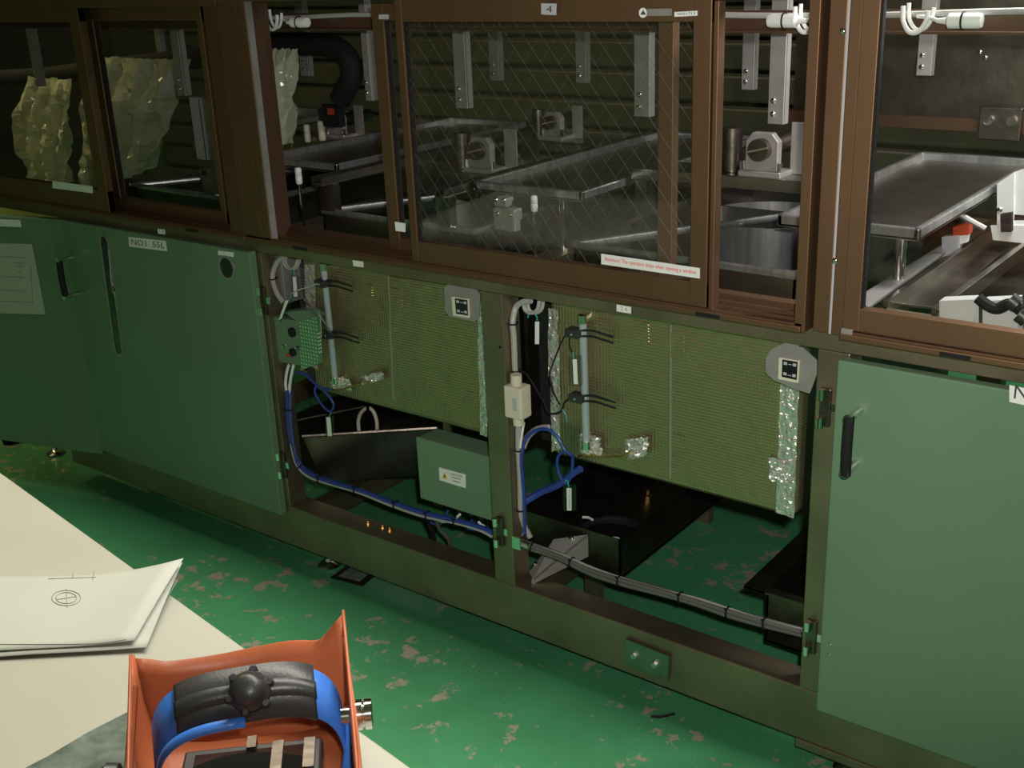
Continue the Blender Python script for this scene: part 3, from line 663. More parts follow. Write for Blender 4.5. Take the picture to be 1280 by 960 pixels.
# rear stainless panel of right enclosure, seen above the trays
t = thing('rear_panel', 'dark polished rear panel behind the large drip tray', 'panel', (-.3, 1.14, .95))
bx('panel_sheet', 'dsteel', t, -1.35, .9, 1.14, 1.15, 1.17, 1.861); bx('panel_rail', 'bronzed', t, -1.38, .9, 1.12, 1.16, 1.14, 1.17)
for q in ((1225,65),(1232,72)): inst('screw', SCREW, at(*q, Y=1.14), t)
c = at(1250,150,Y=1.10); t = thing('shaft_carrier', 'steel shaft carrier with two bolts behind the large tray', 'bracket', c)
bx('carrier_plate', 'dsteel', t, c.x-.05,c.x+.05,1.10,1.121,c.z-.05,c.z+.03,.003)
for dx in (-.025,.03): MB().cyl((c.x+dx,1.085,c.z),(c.x+dx,1.10,c.z),.012,12).build('bolt', 'chrome', t, smooth=True)

# plastic film, black duct, pale box in the left enclosure
def film(name, cor, y, lab, seed):
    random.seed(seed); A, B, C, D = [at(px, py, Y=y) for px, py in cor]; rows = []
    n, k = 22, 26
    for i in range(n+1):
        a = i/n; row = []
        for j in range(k+1):
            b = j/k; p = (A*(1-b)+B*b)*(1-a)+(D*(1-b)+C*b)*a
            g = min(1, a*3); row.append(p+V(0, -.045*g+(.12+.88*g)*(.035*math.sin(b*19+3*a+seed)+.02*math.sin(b*41-5*a*a)+random.uniform(-.008,.008)), random.uniform(-.004,.004)))
        rows.append(row)
    o = MB().grid(rows).build(name, 'film', smooth=False); return tag(o, lab, 'plastic sheet', 'clear plastic sheets')
film('plastic_film', ((108,70),(238,75),(205,205),(125,245)), .708, 'crumpled clear plastic film hanging below the black duct', 1)
film('plastic_film', ((322,60),(372,62),(378,175),(332,190)), .708, 'yellowish crumpled plastic film beside the stainless jamb lining', 2)
film('plastic_film', ((35,95),(90,100),(102,230),(48,220)), .7105, 'greenish plastic film behind the far dark window pane', 3)
d = thing('black_duct', 'black flexible duct running behind the dark bronze window', 'duct', at(180,80,Y=.75))
pts = [at(x, y, Y=.75) for x, y in ((-30,100),(60,95),(120,87),(180,80),(235,74),(262,72),(300,62),(360,55),(420,60),(440,90),(425,125))]
MB().tube(pts, .036, 12).build('duct_hose', 'black', d, smooth=True)
for q in ((237,72),(120,86)):
    c = at(*q, Y=.75); MB().tube([c+V(.004*math.sin(a),.038*math.cos(a),.038*math.sin(a)) for a in [2*math.pi*j/12 for j in range(12)]], .004, 6, 3, True).build('hose_clamp', 'dsteel', d)
c = at(254,158,Y=.5); t = thing('pale_cabinet_box', 'pale grey painted steel box at the end of the dark window', 'box', (c.x,.5,1.0))
bx('box_bracket', 'dull', t, -2.986, c.x+.04, .53, .58, 1.006, 1.012)
bx('box_body', 'lavender', t, c.x-.055,c.x+.05,.5,.62,1.011,at(250,122,Y=.5).z,.003); bx('box_seam', 'dsteel', t, c.x-.006,c.x-.002,.498,.505,1.011,at(250,124,Y=.5).z)
t = MB().grid([[V(x, .30+.02*math.sin(x*14+z*5), z) for x in [-5.0+.06*i for i in range(24)]] for z in (0,.25,.5,.65,.8,.905)]).build('yellow_light_standin', 'ylit', smooth=True, solid=.002)  # added stand-in for the yellow-lit background behind the machine
tag(t, 'added yellow sheet standing in for yellow-lit background above the ajar door', 'plastic sheet')

# ------------------------------------------------------------------ lower bays: foil-clad casings
YP = .08
def casing(x0, x1, zb, seam_px, lab):
    t = thing('foil_casing', lab, 'insulation casing', ((x0+x1)/2, .3, zb), 'foil-clad tank casings')
    body = MB().box(x0, x1, YP, YP+.05, zb, .93).build('foil_face', 'foil', t); 
    bv = body.modifiers.new('bevel', 'BEVEL'); bv.width = .016; bv.segments = 4
    body.data.polygons.foreach_set('use_smooth', [True]*6)
    wn = body.modifiers.new('wn', 'WEIGHTED_NORMAL')
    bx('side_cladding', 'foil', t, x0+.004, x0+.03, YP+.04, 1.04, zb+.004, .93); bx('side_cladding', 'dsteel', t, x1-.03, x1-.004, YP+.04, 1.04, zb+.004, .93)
    bx('bottom_cladding', 'foil', t, x0+.01, x1-.01, YP+.04, 1.04, zb+.004, zb+.02)
    bx('rear_cladding', 'foil', t, x0+.01, x1-.01, 1.02, 1.045, zb+.004, .93)
    return t
A0, A1 = -2.22, -1.622; B0, B1 = -1.432, -.836
fa = casing(A0, A1, .517, 487, 'olive-reflecting foil-wrapped tank casing behind the green junction box')
fb = casing(B0, B1, .515, 840, 'foil-wrapped tank casing with tape patches next to the tall green door')
def tape(p, quad, m='foil', y=YP, th=.0016, name='foil_tape'):
    return MB().prism([at(px, py, Y=y+.0005) for px, py in quad], (0,-th,0)).build(name, m, p, bevel=.0004)
# overlapping sheet, patches and bright tape edges
tape(fb, ((840,395),(1001,428),(993,634),(838,594)), th=.0022, name='foil_sheet')
tape(fa, ((487,345),(600,362),(605,538),(490,502)), th=.0022, name='foil_sheet')
tape(fb, ((838.5,395),(840.5,395),(839.5,598),(837.5,598)), 'dull', th=.0028)
tape(fa, ((485.5,345),(487,345),(493,500),(491.5,500)), 'dull', th=.0028)
for q in (((840,413),(856,415),(856,451),(840,446)), ((841,541),(858,545),(858,577),(841,572)), ((793,400),(811,404),(811,430),(793,426)), ((697,402),(708,404),(709,420),(698,418))): tape(fb, q, th=.0034, name='tape_patch')
for q in (((488,359),(502,361),(504,386),(489,383)), ((455,354),(465,356),(466,372),(456,370)), ((580,487),(600,492),(601,513),(582,508))): tape(fa, q, th=.0034, name='tape_patch')
# crinkled shiny tape down the right corner of casing B, and at fittings
def crinkle(p, quad, y, seed, amp=.004, name='crinkled_tape', n=10, k=6):
    random.seed(seed); A, B, C, D = [at(px, py, Y=y) for px, py in quad]; rows = []
    for i in range(n+1):
        a = i/n; rows.append([(A*(1-j/k)+B*(j/k))*(1-a)+(D*(1-j/k)+C*(j/k))*a+V(random.uniform(-.001,.001), -random.uniform(.0005,amp), random.uniform(-.001,.001)) for j in range(k+1)])
    return MB().grid(rows).build(name, 'crinkle', p, smooth=False)
crinkle(fb, ((976,480),(999,486),(993,648),(970,640)), YP-.001, 4, .003, n=16)
crinkle(fb, ((686,385),(699,388),(700,470),(686,470)), YP, 5, .003, n=8, k=3)
crinkle(fb, ((688,470),(700,470),(701,560),(690,565)), YP, 15, .003, n=8, k=3)
crinkle(fb, ((725,542),(752,545),(754,568),(727,566)), YP-.004, 6, .012, n=8, k=8)
crinkle(fb, ((782,548),(812,545),(812,568),(786,574)), YP-.004, 7, .014, n=8, k=8)
crinkle(fb, ((962,570),(985,576),(985,604),(963,600)), YP-.002, 8, .008, n=6, k=6)
crinkle(fa, ((381,330),(394,331),(398,462),(384,455)), YP, 9, .003, n=12, k=4)
crinkle(fa, ((415,470),(440,474),(441,488),(416,484)), YP-.004, 10, .010, n=6, k=8)
crinkle(fa, ((454,470),(480,462),(482,474),(456,480)), YP-.006, 11, .012, n=6, k=8)
crinkle(fa, ((597,372),(606,374),(610,546),(601,543)), YP-.001, 12, .003, n=16, k=3)
# level gauge tubes with their fittings
def gauge(p, top, bot, r):
    a = at(*top, Y=YP-.022); b = at(*bot, Y=YP-.022)
    g = MB().cyl(a, b, r, 14).build('level_gauge_tube', 'tube', p, smooth=True)
    for q in (a, b): MB().cyl(q+V(0,.0,-.006), q+V(0,.03,-.006), r*1.2, 10).cyl(q+V(0,0,-.014), q+V(0,0,.004), r*1.25, 10).build('gauge_elbow', 'chrome', g, smooth=True)
    return g
gauge(fb, (728,396), (733,553), .0085); gauge(fa, (404,331), (419,473), .008)
# copper-coloured drain tube under the gauge
for p, q in ((fb, ((722,570),(745,570),(775,571),(790,563))), (fa, ((412,488),(430,486),(448,480),(462,476)))):
    MB().tube([at(x, y, Y=YP-.012) for x, y in q], .0028).build('drain_tube', 'brass', p, smooth=True)
# black sensor clips on the gauges
for i, (px, py, p) in enumerate(((718,416,'B'),(722,497,'B'),(403,354,'A'),(411,418,'A'))):
    c = at(px, py, Y=YP-.03); t = thing('level_sensor_clip', ('black level sensor clip high on gauge tube of the patched casing','black level sensor clip lower on gauge tube of the patched casing','black level sensor clip high on gauge of the olive casing','black level sensor clip lower on gauge of the olive casing')[i], 'sensor', c, 'level sensor clips')
    MB().box(c.x-.018,c.x+.018,c.y-.012,c.y+.016,c.z-.009,c.z+.010).build('clip_body', 'blackp', t, bevel=.003)
    for k, dz in enumerate((.007,-.006)):
        MB().tube([c+V(.012,0,dz), c+V(.04,.006,dz+.003), c+V(.065,.012,dz-.002), c+V(.085,.022,dz-.009)], .0026).build('clip_band', 'black', t, smooth=True)
    inst('screw', SCREW_S, c+V(0,-.012,0), t)
# sensor leads
def free(px, py, y, r):
    # a point at depth y, slid along the sight line to the face of a post that it would sit in
    p = at(px, py, Y=y)
    for k in range(-1, 4):
        x0, x1 = post_x(k), post_x(k)+.06
        if x0-r < p.x < x1+r and -r < p.y < .06+r: return at(px, py, X=x1+r) if p.x > x0+.03 else at(px, py, X=x0-r)
    return p
def wire(name, pts, y, r, m, lab, cat='cable', group=None, k=6, clr=None):
    ys = y if isinstance(y, (list, tuple)) else [y]*len(pts)
    o = MB().tube([free(p[0], p[1], yy, clr or r) for p, yy in zip(pts, ys)], r, 8, k).build(name, m, smooth=True); return tag(o, lab, cat, group)
wire('sensor_lead', ((708,416),(700,432),(690,458),(687,470),(692,490),(700,506)), .045, .0018, 'black', 'thin black lead from the upper sensor clip of the patched casing', group='sensor leads')
wire('sensor_lead', ((712,422),(712,432),(716,443)), .045, .0015, 'black', 'short black lead down to the white-striped tag by the gauge', group='sensor leads')
wire('sensor_lead', ((714,497),(706,503),(702,513),(694,517),(685,515),(678,500),(660,470),(650,464)), .045, .0024, 'black', 'thick black lead from the lower sensor clip to the ivory ferrite box', group='sensor leads')
wire('sensor_lead', ((398,354),(388,358),(375,362),(364,367)), [.04,.032,.02,.007], .0018, 'grey', 'grey lead from the upper clip of the olive casing', group='sensor leads')
wire('sensor_lead', ((380,374),(392,386),(402,398),(412,412)), [.03,.004,.004,.042], .0022, 'dull', 'grey lead from the lower clip to the relay box', group='sensor leads')

# ------------------------------------------------------------------ temperature controllers
def controller(poly, bez, lab, y=.016):
    t = thing('temperature_controller', lab, 'controller', at(*bez[0], Y=y), 'panel temperature controllers')
    MB().prism([at(x, q, Y=y) for x, q in poly], (0,.002,0)).build('mounting_plate', 'dull', t)
    cx_ = sum(at(x, q, Y=y).x for x, q in bez)/4; bx('hanger_tab', 'dull', t, cx_-.015, cx_+.015, y+.0012, y+.0036, at(*bez[0], Y=y).z, .9125)
    b = MB().prism([at(x, q, Y=y-.001) for x, q in bez], (0,-.006,0)).build('bezel', 'ivory', t, bevel=.001)
    c = sum((Vector((x, q, 0)) for x, q in bez), Vector())/4
    inn = [(c.x+(x-c.x)*.74, c.y+(q-c.y)*.80) for x, q in bez]
    MB().prism([at(x, q, Y=y-.0072) for x, q in inn], (0,-.0012,0)).build('display', 'darkglass', b)
    def pt(u, v): 
        a = Vector((*inn[0],0))*(1-u)+Vector((*inn[1],0))*u; d_ = Vector((*inn[3],0))*(1-u)+Vector((*inn[2],0))*u; r = a*(1-v)+d_*v; return r.x, r.y
    for u, v in ((.2,.2),(.8,.2),(.2,.8),(.8,.8)):
        MB().prism([at(*pt(u+du, v+dv), Y=y-.0085) for du, dv in ((-.11,-.08),(.11,-.08),(.11,.08),(-.11,.08))], (0,-.0008,0)).build('key', 'lavender', b)
    for u, v in ((.5,.22),(.5,.84)):
        MB().prism([at(*pt(u+du, v+dv), Y=y-.0085) for du, dv in ((-.12,-.02),(.12,-.02),(.12,.02),(-.12,.02))], (0,-.0006,0)).build('print_line', 'lavender', b)
    return t
controller(((555,360),(561,354),(594,361),(600,368),(599,396),(594,402),(562,396),(556,388)), ((566,370),(587,373),(588,397),(568,394)), 'square temperature controller on steel plate above the green junction box')
controller(((957,448),(964,437),(978,430),(1003,434),(1021,450),(1021,468),(1012,492),(995,487),(967,475),(957,466)), ((975,446),(1001,450),(999,478),(974,473)), 'square temperature controller on steel plate beside the tall green door')

# ------------------------------------------------------------------ green junction box
jb = thing('junction_box', 'green steel junction box with yellow caution label below the olive casing', 'electrical box', (-1.70, .08, .31))
jx0, jx1, jz0, jz1 = at(523,585,Y=.05).x, at(615,612,Y=.05).x, .312, .482
bx('box_body', 'green', jb, jx0+.003, jx1-.003, .055, .125, jz0+.004, jz1-.002, bevel=.003)
bx('box_lid', 'green', jb, jx0, jx1, .048, .058, jz0, jz1, bevel=.003)
for x in (jx0+.012, jx1-.012):
    for z in (jz0+.014, jz1-.014): inst('screw', SCREW_S, (x, .048, z), jb)
cl = plate('caution_label', ((549,584),(582,593),(582.5,610),(550,600)), .0475, 'white', jb)
MB().prism([at(x,y,Y=.0455) for x,y in ((555.5,590),(560,599),(552.5,597.5))], (0,-.0006,0)).build('warning_triangle', 'yellow', cl)
MB().prism([at(x,y,Y=.0447) for x,y in ((555.6,592.5),(557.2,597),(554.6,596.6))], (0,-.0004,0)).build('warning_mark', 'ink', cl)
plate_text('CAUTION', (563,590.5),(578,594.2),(563,594), .0455, 'ink', cl, .02, .1)
for a in (((565,597),(576,600)),((566,601.5),(575,603.8))):
    A, B = at(*a[0], Y=.0455), at(*a[1], Y=.0455); MB().prism([A, B, B+V(0,0,.0028), A+V(0,0,.0028)], (0,-.0005,0)).build('print_line', 'inkg', cl)
bx('mounting_strap', 'frame', jb, jx0+.03, jx0+.05, .12, .13, jz1-.01, .523); bx('mounting_strap', 'frame', jb, jx1-.05, jx1-.03, .12, .13, jz1-.01, .523)
for q in ((575,642),(590,648),(603,655)):
    c = at(*q, Y=.08); MB().cyl((c.x,.08,jz0-.022),(c.x,.08,jz0+.005),.009,10).build('cable_gland', 'black', jb, smooth=True)
# loose wires below the box
for i, (q, m) in enumerate(((((575,643),(566,650),(555,652),(545,649)),'whitep'), (((590,650),(585,660),(600,662),(610,660)),'blue'), (((603,656),(610,664),(617,670)),'whitep'), (((598,652),(607,662),(616,666)),'whitep'), (((560,638),(556,648),(548,656),(535,651)),'blue'))):
    wire('loose_wire', q, .045+.008*i, .0035, m, ('white wire below junction box running to the cable bundle','blue wire looping under the junction box','white wire under the junction box next to post','second white wire under junction box next to post','blue wire leaving the near corner of the junction box')[i], group='junction box wires')

# ------------------------------------------------------------------ relay box, perforated screen
rb = thing('relay_box', 'small green relay bracket with perforated cover on the post', 'electrical box', at(360,450,Y=.03))
yq = .02
bpts = [at(x,y,Y=yq) for x,y in ((342,396),(376,402),(376,457),(347,452))]
for p in bpts: p.x = max(p.x, post_x(0)+.0595)
MB().prism(bpts, (0,.02,0)).build('back_plate', 'green', rb, bevel=.001)
MB().prism([at(x,y,Y=yq) for x,y in ((354,390),(383,388),(398,396),(375,404))], (0,.03,0)).build('top_plate', 'green', rb)
MB().prism([at(x,y,Y=yq-.02) for x,y in ((374,402),(396,396),(399,454),(376,463))], (0,.012,0)).build('perforated_cover', 'perfg', rb)
for q, r, m in (((356,432),.006,'chrome'),((367,440),.011,'black'),((363,443),.006,'redp'),((366,415),.013,'black'),((373,434),.006,'chrome'),((353,402),.004,'chrome')):
    c = at(*q, Y=yq); MB().lathe(c, (0,-1,0), [(r,-.002),(r,.006),(r*.6,.010)], 14).build('relay_knob', m, rb, smooth=True)
ps = thing('perforated_screen', 'dark perforated steel screen between post and olive casing', 'screen', at(358,400,Y=.11))
x0_, x1_ = post_x(0)+.0595, A0+.006
MB().box(x0_, x1_, .115, .12, .53, .93).build('screen_sheet', 'perf', ps)
bx('screen_bracket', 'dull', ps, x0_-.001, x0_+.012, .055, .12, .76, .92, .002)
bp_ = thing('black_plate', 'black painted plate between post and the patched casing', 'plate', (-1.45,.12,.53)); bx('plate_sheet', 'black', bp_, post_x(1)+.0595, B0+.006, .115, .12, .53, .93)
bx('plate_flange', 'dsteel', bp_, post_x(1)+.0595, post_x(1)+.07, .073, .12, .53, .93)

# ------------------------------------------------------------------ cables in the bays
wire('conduit_cable', ((664,376),(655,377),(645,384),(641,402),(642,420),(643,440),(644,462),(649,482)), .04, .0068, 'grey', 'grey cable curving down the post into the ivory ferrite box', group='grey cables')
wire('conduit_cable', ((648,526),(648,560),(650,600),(651,640),(655,656),(663,672)), .04, .0068, 'grey', 'grey cable running down the post below the ivory ferrite box', group='grey cables')
wire('conduit_cable', ((655,528),(652,545),(650,560)), .045, .003, 'whitep', 'thin white lead leaving the ivory ferrite box', group='grey cables', clr=.014)
cl0 = wire('cable_coil', ((656,374),(655,384),(659,390),(666,391),(672,386),(674,375)), .045, .0042, 'grey', 'coiled end of the grey cable hung over the black side plate', group='grey cable coils')
MB().tube([at(x,y,Y=.053) for x,y in ((661,374),(660,384),(664,390),(671,391),(677,386),(679,375))], .0042).build('second_turn', 'grey', cl0, smooth=True)
wire('conduit_cable', ((358,320),(348,326),(342,338),(341,350),(346,366),(354,378)), .035, .0068, 'grey', 'grey cable curving down beside the perforated screen', group='grey cables')
cl0 = wire('cable_coil', ((354,321),(355,330),(361,336),(368,334),(372,324)), .045, .0038, 'grey', 'coiled end of grey cable over the perforated screen', group='grey cable coils')
MB().tube([at(x,y,Y=.053) for x,y in ((357,321),(358,330),(364,336),(371,334),(375,324))], .0038).build('second_turn', 'grey', cl0, smooth=True)
for i, (px, py, dx) in enumerate(((642,404,0),(645,463,0),(342,348,0),(651,637,0),(649,562,0))):
    c = free(px, py, .04, .0068); o = MB().tube([c+V(.0095*math.cos(a), .0095*math.sin(a), .001*math.sin(a)) for a in [2*math.pi*j/8 for j in range(8)]], .002, 6, 2, True).build('cable_tie', 'black')
    tag(o, ('black cable tie on the grey cable above the ferrite box','black cable tie just above the ivory ferrite box','black cable tie on the grey cable by the perforated screen','black cable tie on the grey cable near the lower catch','black cable tie where the blue cable leaves the grey one')[i], 'cable tie', 'black cable ties')
fe = thing('ferrite_box', 'ivory plastic inline junction box on the post cable', 'electrical box', at(648,500,Y=.035))
c = at(648,500,X=post_x(1)+.06+.0255); MB().box(c.x-.026,c.x+.022,c.y-.02,c.y+.02,c.z-.04,c.z+.036).build('box_body', 'ivory', fe, bevel=.004)
MB().cyl(c+V(-.004,0,.034), c+V(-.004,0,.06), .013, 14).build('cable_gland', 'ivory', fe, smooth=True); MB().cyl(c+V(-.002,0,-.06), c+V(-.002,0,-.038), .013, 14).build('cable_gland', 'ivory', fe, smooth=True)
MB().box(c.x-.001,c.x+.011,c.y-.0215,c.y-.019,c.z-.018,c.z+.012).build('grey_label', 'lavender', fe)
# blue cables
wire('blue_cable', ((656,668),(655,620),(652,570),(658,548),(670,538),(685,537),(698,548),(706,562),(716,570)), .05, .0042, 'blue', 'blue cable arching from the post to the patched casing', group='blue cables', clr=.017)
wire('grey_hose', ((654,560),(660,546),(672,536),(686,534)), .064, .007, 'grey', 'grey hose under the arch of the blue cable', 'hose')
wire('blue_cable', ((655,628),(675,616),(700,605),(716,592),(726,586)), .06, .0085, 'blue', 'thick blue wire bundle tied diagonally below the patched casing', group='blue cables')
wire('blue_cable', ((708,563),(698,570),(697,585),(704,602),(710,603),(715,590),(716,572)), .055, .0035, 'blue', 'loop of blue cable carrying the lower clear tag', group='blue cables')
wire('blue_cable', ((362,478),(366,468),(378,466),(390,476),(400,484),(413,487)), .05, .0035, 'blue', 'blue cable from the relay box to the olive casing', group='blue cables')
wire('blue_cable', ((395,482),(394,492),(404,508),(413,514),(417,506),(410,494),(402,486)), .05, .0032, 'blue', 'loop of blue cable carrying a tag under the olive casing', group='blue cables')
wire('conduit_cable', ((361,456),(358,468),(357,482),(360,496)), .03, .004, 'whitep', 'white lead leaving the relay box downward', group='grey cables')
wire('conduit_cable', ((367,456),(364,470),(362,484),(362,496)), .034, .004, 'whitep', 'second white lead leaving relay box downward', group='grey cables')
def bundle(pts, y, strands, lab, ties, R):
    t = thing('cable_bundle', lab, 'cable bundle', at(*pts[0], Y=y), 'tied cable bundles')
    P = [free(*p, y, R*2) for p in pts]
    for i, (m, a, r) in enumerate(strands):
        off = V(.2*R*math.cos(a), R*math.cos(a), R*math.sin(a))
        MB().tube([p+off*(1+.25*math.sin(j*1.7+i)) for j, p in enumerate(P)], r, 8).build('cable_strand', m, t, smooth=True)
    SP = spline(P, 8)
    for f in ties:
        i = int(f*(len(SP)-2)); p = SP[i]; d_ = (SP[i+1]-SP[i]).normalized(); u = d_.orthogonal().normalized(); v = d_.cross(u)
        MB().tube([p+(u*math.cos(a)+v*math.sin(a))*(R*2.0) for a in [2*math.pi*j/10 for j in range(10)]], .0022, 6, 2, True).build('cable_tie', 'black', t)
        MB().obox(p+v*R*2-u*.002-d_*.002, u*.004, d_*.004, v*.01).build('tie_tail', 'black', t)
    return t
bundle(((361,490),(361,520),(364,550),(372,578),(388,594),(415,604),(450,614),(490,629),(530,643),(570,652),(600,660),(617,668)), .04,
       (('blue',.3,.005),('blue',2.2,.005),('grey',4.0,.0036),('greyd',5.2,.005)), 'blue, white and dark cables tied along the bottom of the bay', (.08,.3,.42,.55,.66,.75,.83), .0055)
bundle(((648,678),(665,684),(700,696),(740,714),(780,727),(830,741),(870,752),(910,765),(950,777),(1003,791)), .04,
       (('greyd',.4,.0055),('greyd',2.3,.0055),('greyd',4.4,.0055),('grey',1.3,.004)), 'dark cables tied along the bay in front of the steel troughs', (.12,.28,.45,.62,.8,.92), .0058)
t = wire('hanging_cable', ((530,640),(535,652),(540,664),(543,676)), [.05,.07,.09,.10], .006, 'black', 'black cable dropping from the bundle behind the base beam', group='dropping cables')
wire('hanging_cable', ((545,644),(547,656),(552,664),(560,673),(563,682)), [.05,.07,.085,.10,.11], .005, 'greyd', 'grey-sheathed cable dropping from the bundle behind the base beam', group='dropping cables')
# end bracket of lower bundle
c = at(648,678,X=post_x(1)+.0715); tag(MB().box(c.x-.012,c.x+.014,c.y-.012,c.y+.016,c.z-.014,c.z+.02).cyl((c.x+.012,c.y,c.z),(c.x+.03,c.y+.002,c.z-.004),.008).build('cable_clamp', 'chrome', bevel=.002), 'chrome clamp holding the dark cable bundle on the post', 'clamp')

# ------------------------------------------------------------------ clear tags with white labels
def tagcard(cor, lab, y, holder=None, txt=None, tie=None):
    c = at(*(cor or holder)[0], Y=y); t = thing('hanging_tag', lab, 'tag', c, 'hanging clear tags')
    if holder: MB().prism([at(px, q, Y=y) for px, q in holder], (0,.002,0)).build('clear_holder', 'clear', t)
    if cor: w_ = MB().prism([at(px, q, Y=y-.001) for px, q in cor], (0,-.001,0)).build('paper_strip', 'white', t)
    if txt:
        tl, tr, br, bl = cor
        a, b, d_ = at(*tl, Y=y-.0026), at(*tr, Y=y-.0026), at(*bl, Y=y-.0026); long = d_-a; sh = b-a
        text('lettering', txt, a+long*.08+sh*.25, long.normalized(), sh.normalized(), long.length*.84, sh.length*.5, 'ink', w_)
    if tie: MB().tube([at(px, q, Y=y) for px, q in tie], .0016, 6).build('teal_tie', 'teal', t, smooth=True)
tagcard(((669,402),(674,402),(674,430),(669,430)), 'clear tag with white strip on the coiled grey cable, black plate behind', .05, ((662,397),(680,396),(680,430),(665,434)), None, ((660,397),(661,393),(667,392),(671,396),(671,401)))
tagcard(((716,449),(721,449),(722.5,480),(717.5,480)), 'clear tag with white strip hanging from the upper sensor clip', .045, ((710,446),(727,444),(728,482),(711,482)), None, ((717,448),(716,440)))
tagcard(((708.5,610),(714.5,610),(714.5,638),(709,638)), 'clear tag with lettered white strip over the dark steel trough', .05, ((703,606),(720,606),(720,639),(704,639)), 'No.1 Tank Temperature', ((706,603),(708,600),(710,603),(711,609)))
tagcard(None, 'empty bluish clear tag at the foot of the patched casing', .0435, ((700,528),(725,536),(725,570),(700,558)), None, ((709,528),(707,518),(703,512)))
tagcard(((366,346),(370,346),(372,371),(367.5,371)), 'clear tag with white strip in front of the perforated screen', .045, ((364,344),(375,345),(376,372),(366,372)), None, ((368,345),(367,335)))
tagcard(((357,376),(361,375),(352,398),(348.5,400)), 'tilted clear tag with white strip above the relay box', .006, ((356,376),(366,372),(357,400),(349,401)), None, ((361,375),(365,367)))
tagcard(((398,397),(401,397),(402,421),(398.5,421)), 'clear tag with white strip beside the perforated relay cover', .014, ((398,396),(404,398),(405,420),(399,423)), None, ((399,396),(399,388)))
tagcard(((408,521.5),(413,521.5),(415,545),(410,545)), 'clear tag with white strip on the blue loop under the olive casing', .050, ((406,520),(417,520),(418,546),(407,546)), None, ((414,513),(413,517),(411,521)))

# ------------------------------------------------------------------ steel troughs under the tanks
def trough(x0, x1, y0, y1, z0, z1, lab, lip=0, lx=None):
    t = thing('steel_trough', lab, 'trough', ((x0+x1)/2, y0, z0), 'dark steel drain troughs')
    bx('trough_floor', 'dsteel', t, x0, x1, y0, y1, z0, z0+.004)
    for a in ((x0,x0+.004,y0,y1),(x1-.004,x1,y0,y1),(x0,x1,y0,y0+.004),(x0,x1,y1-.004,y1)): bx('trough_wall', 'dsteel', t, *a, z0, z1)
    if lip: bx('trough_lip', 'dsteel', t, x0-lip, x0+.004, y0-.02, y1, z1-.002, z1+.004); bx('trough_lip', 'dsteel', t, x0-lip, x1, y0-.02, y0+.004, z1-.0025, z1+.0035)
    for y in (y0+.1, y1-.1): bx('trough_leg', 'frame', t, (lx or (x0+x1)/2)-.02, (lx or (x0+x1)/2)+.02, y, y+.03, .0, z0)
    return t
tb = trough(-1.60, -1.297, .155, .95, .195, .30, 'dark steel drain trough holding a coiled black hose')
tc = trough(-.915, -.62, .14, .95, .17, .30, 'dark steel drain trough with a wide lip next to the hinge post', .045, -.67)
# hopper under the left casing
hp = thing('steel_hopper', 'stainless hopper with chamfered corner under the olive casing', 'hopper', (-2.2,.4,.2))
rim = [V(-2.47,.10,.35), V(-2.323,.111,.35), V(-2.037,.357,.35), V(-2.037,.95,.35), V(-2.47,.95,.35)]
cen = V(-2.26,.55,.0); low = [V(p.x+(cen.x-p.x)*.12, p.y+(cen.y-p.y)*.12, .19) for p in rim]
MB().add(rim+low, [(i,(i+1)%5,(i+1)%5+5,i+5) for i in range(5)]+[(5,6,7,8,9)]).build('hopper_wall', 'steel', hp, solid=.004)
MB().tube(rim, .005, 6, 0, True).build('hopper_rim', 'dsteel', hp)
bx('hopper_leg', 'frame', hp, -2.2,-2.16,.5,.54,0,.19)
c = at(459,520,Y=.3); MB().tube([at(x,y,Y=.3) for x,y in ((449,542),(448,526),(452,515),(460,510),(467,515),(471,528),(471,542))], .0055).build('white_hose_hoop', 'ivory', hp, smooth=True)
bx('hopper_strut', 'dsteel', hp, c.x+.03,c.x+.036,c.y-.03,c.y-.024,.34,.52)
# hose coil and bits lying in the trough
c = V(-1.42,.30,.206)
ho = MB()
for k in range(2): ho.tube([c+V(.085*math.cos(a)*(1-.12*k), .085*math.sin(a), .008*k+.004) for a in [2*math.pi*j/20 for j in range(20)]], .008, 8, 3, True)
tag(ho.build('black_hose_coil', 'black', smooth=True), 'coiled black hose lying in the dark steel trough', 'hose')
for i, (px, py, m, lab) in enumerate(((734,648,'whitep','white plastic offcut beside the black hose coil'),(756,652,'whitep','short white wire piece inside the black hose coil'))):
    c = at(px, py, Z=.229) if i == 0 else V(-1.405, .305, .2032); tag(MB().tube([c+V(-.015,0,-.001), c+V(0,.006,0), c+V(.016,.002,-.001)], .0035, 6).build('plastic_offcut', m, smooth=True), lab, 'offcut', 'white offcuts')
c = at(810,624,Z=.199); o = MB().lathe((c.x,c.y,.199), (0,0,1), [(.012,0),(.012,.012),(.007,.016),(.007,.026)], 8).build('brass_cap', 'brass', smooth=True); tag(o, 'brass cap standing in the dark steel trough', 'fitting')
# grey angle bracket from base beam to trough
ab = thing('angle_bracket', 'pale grey angle bracket bolted between base beam and trough', 'bracket', at(700,700,Z=.2))
zt = .215
q4 = [at(654,712,Z=.2), at(692,674,Z=.27), at(735,668,Z=.29), at(667,724,Z=.2)]
q4[0].x = max(q4[0].x, post_x(1)+.061)
MB().prism(q4, (0,0,-.005)).build('bracket_top', 'dull', ab)
MB().prism([q4[2], q4[3], q4[3]+V(0,0,-.0125), q4[2]+V(0,0,-.06)], (q4[1]-q4[2]).normalized()*.005).build('bracket_side', 'dull', ab)
for q, z in (((715,673),.277),((671,706),.214)): inst('bolt', BOLT_UP, at(*q, Z=z), ab)

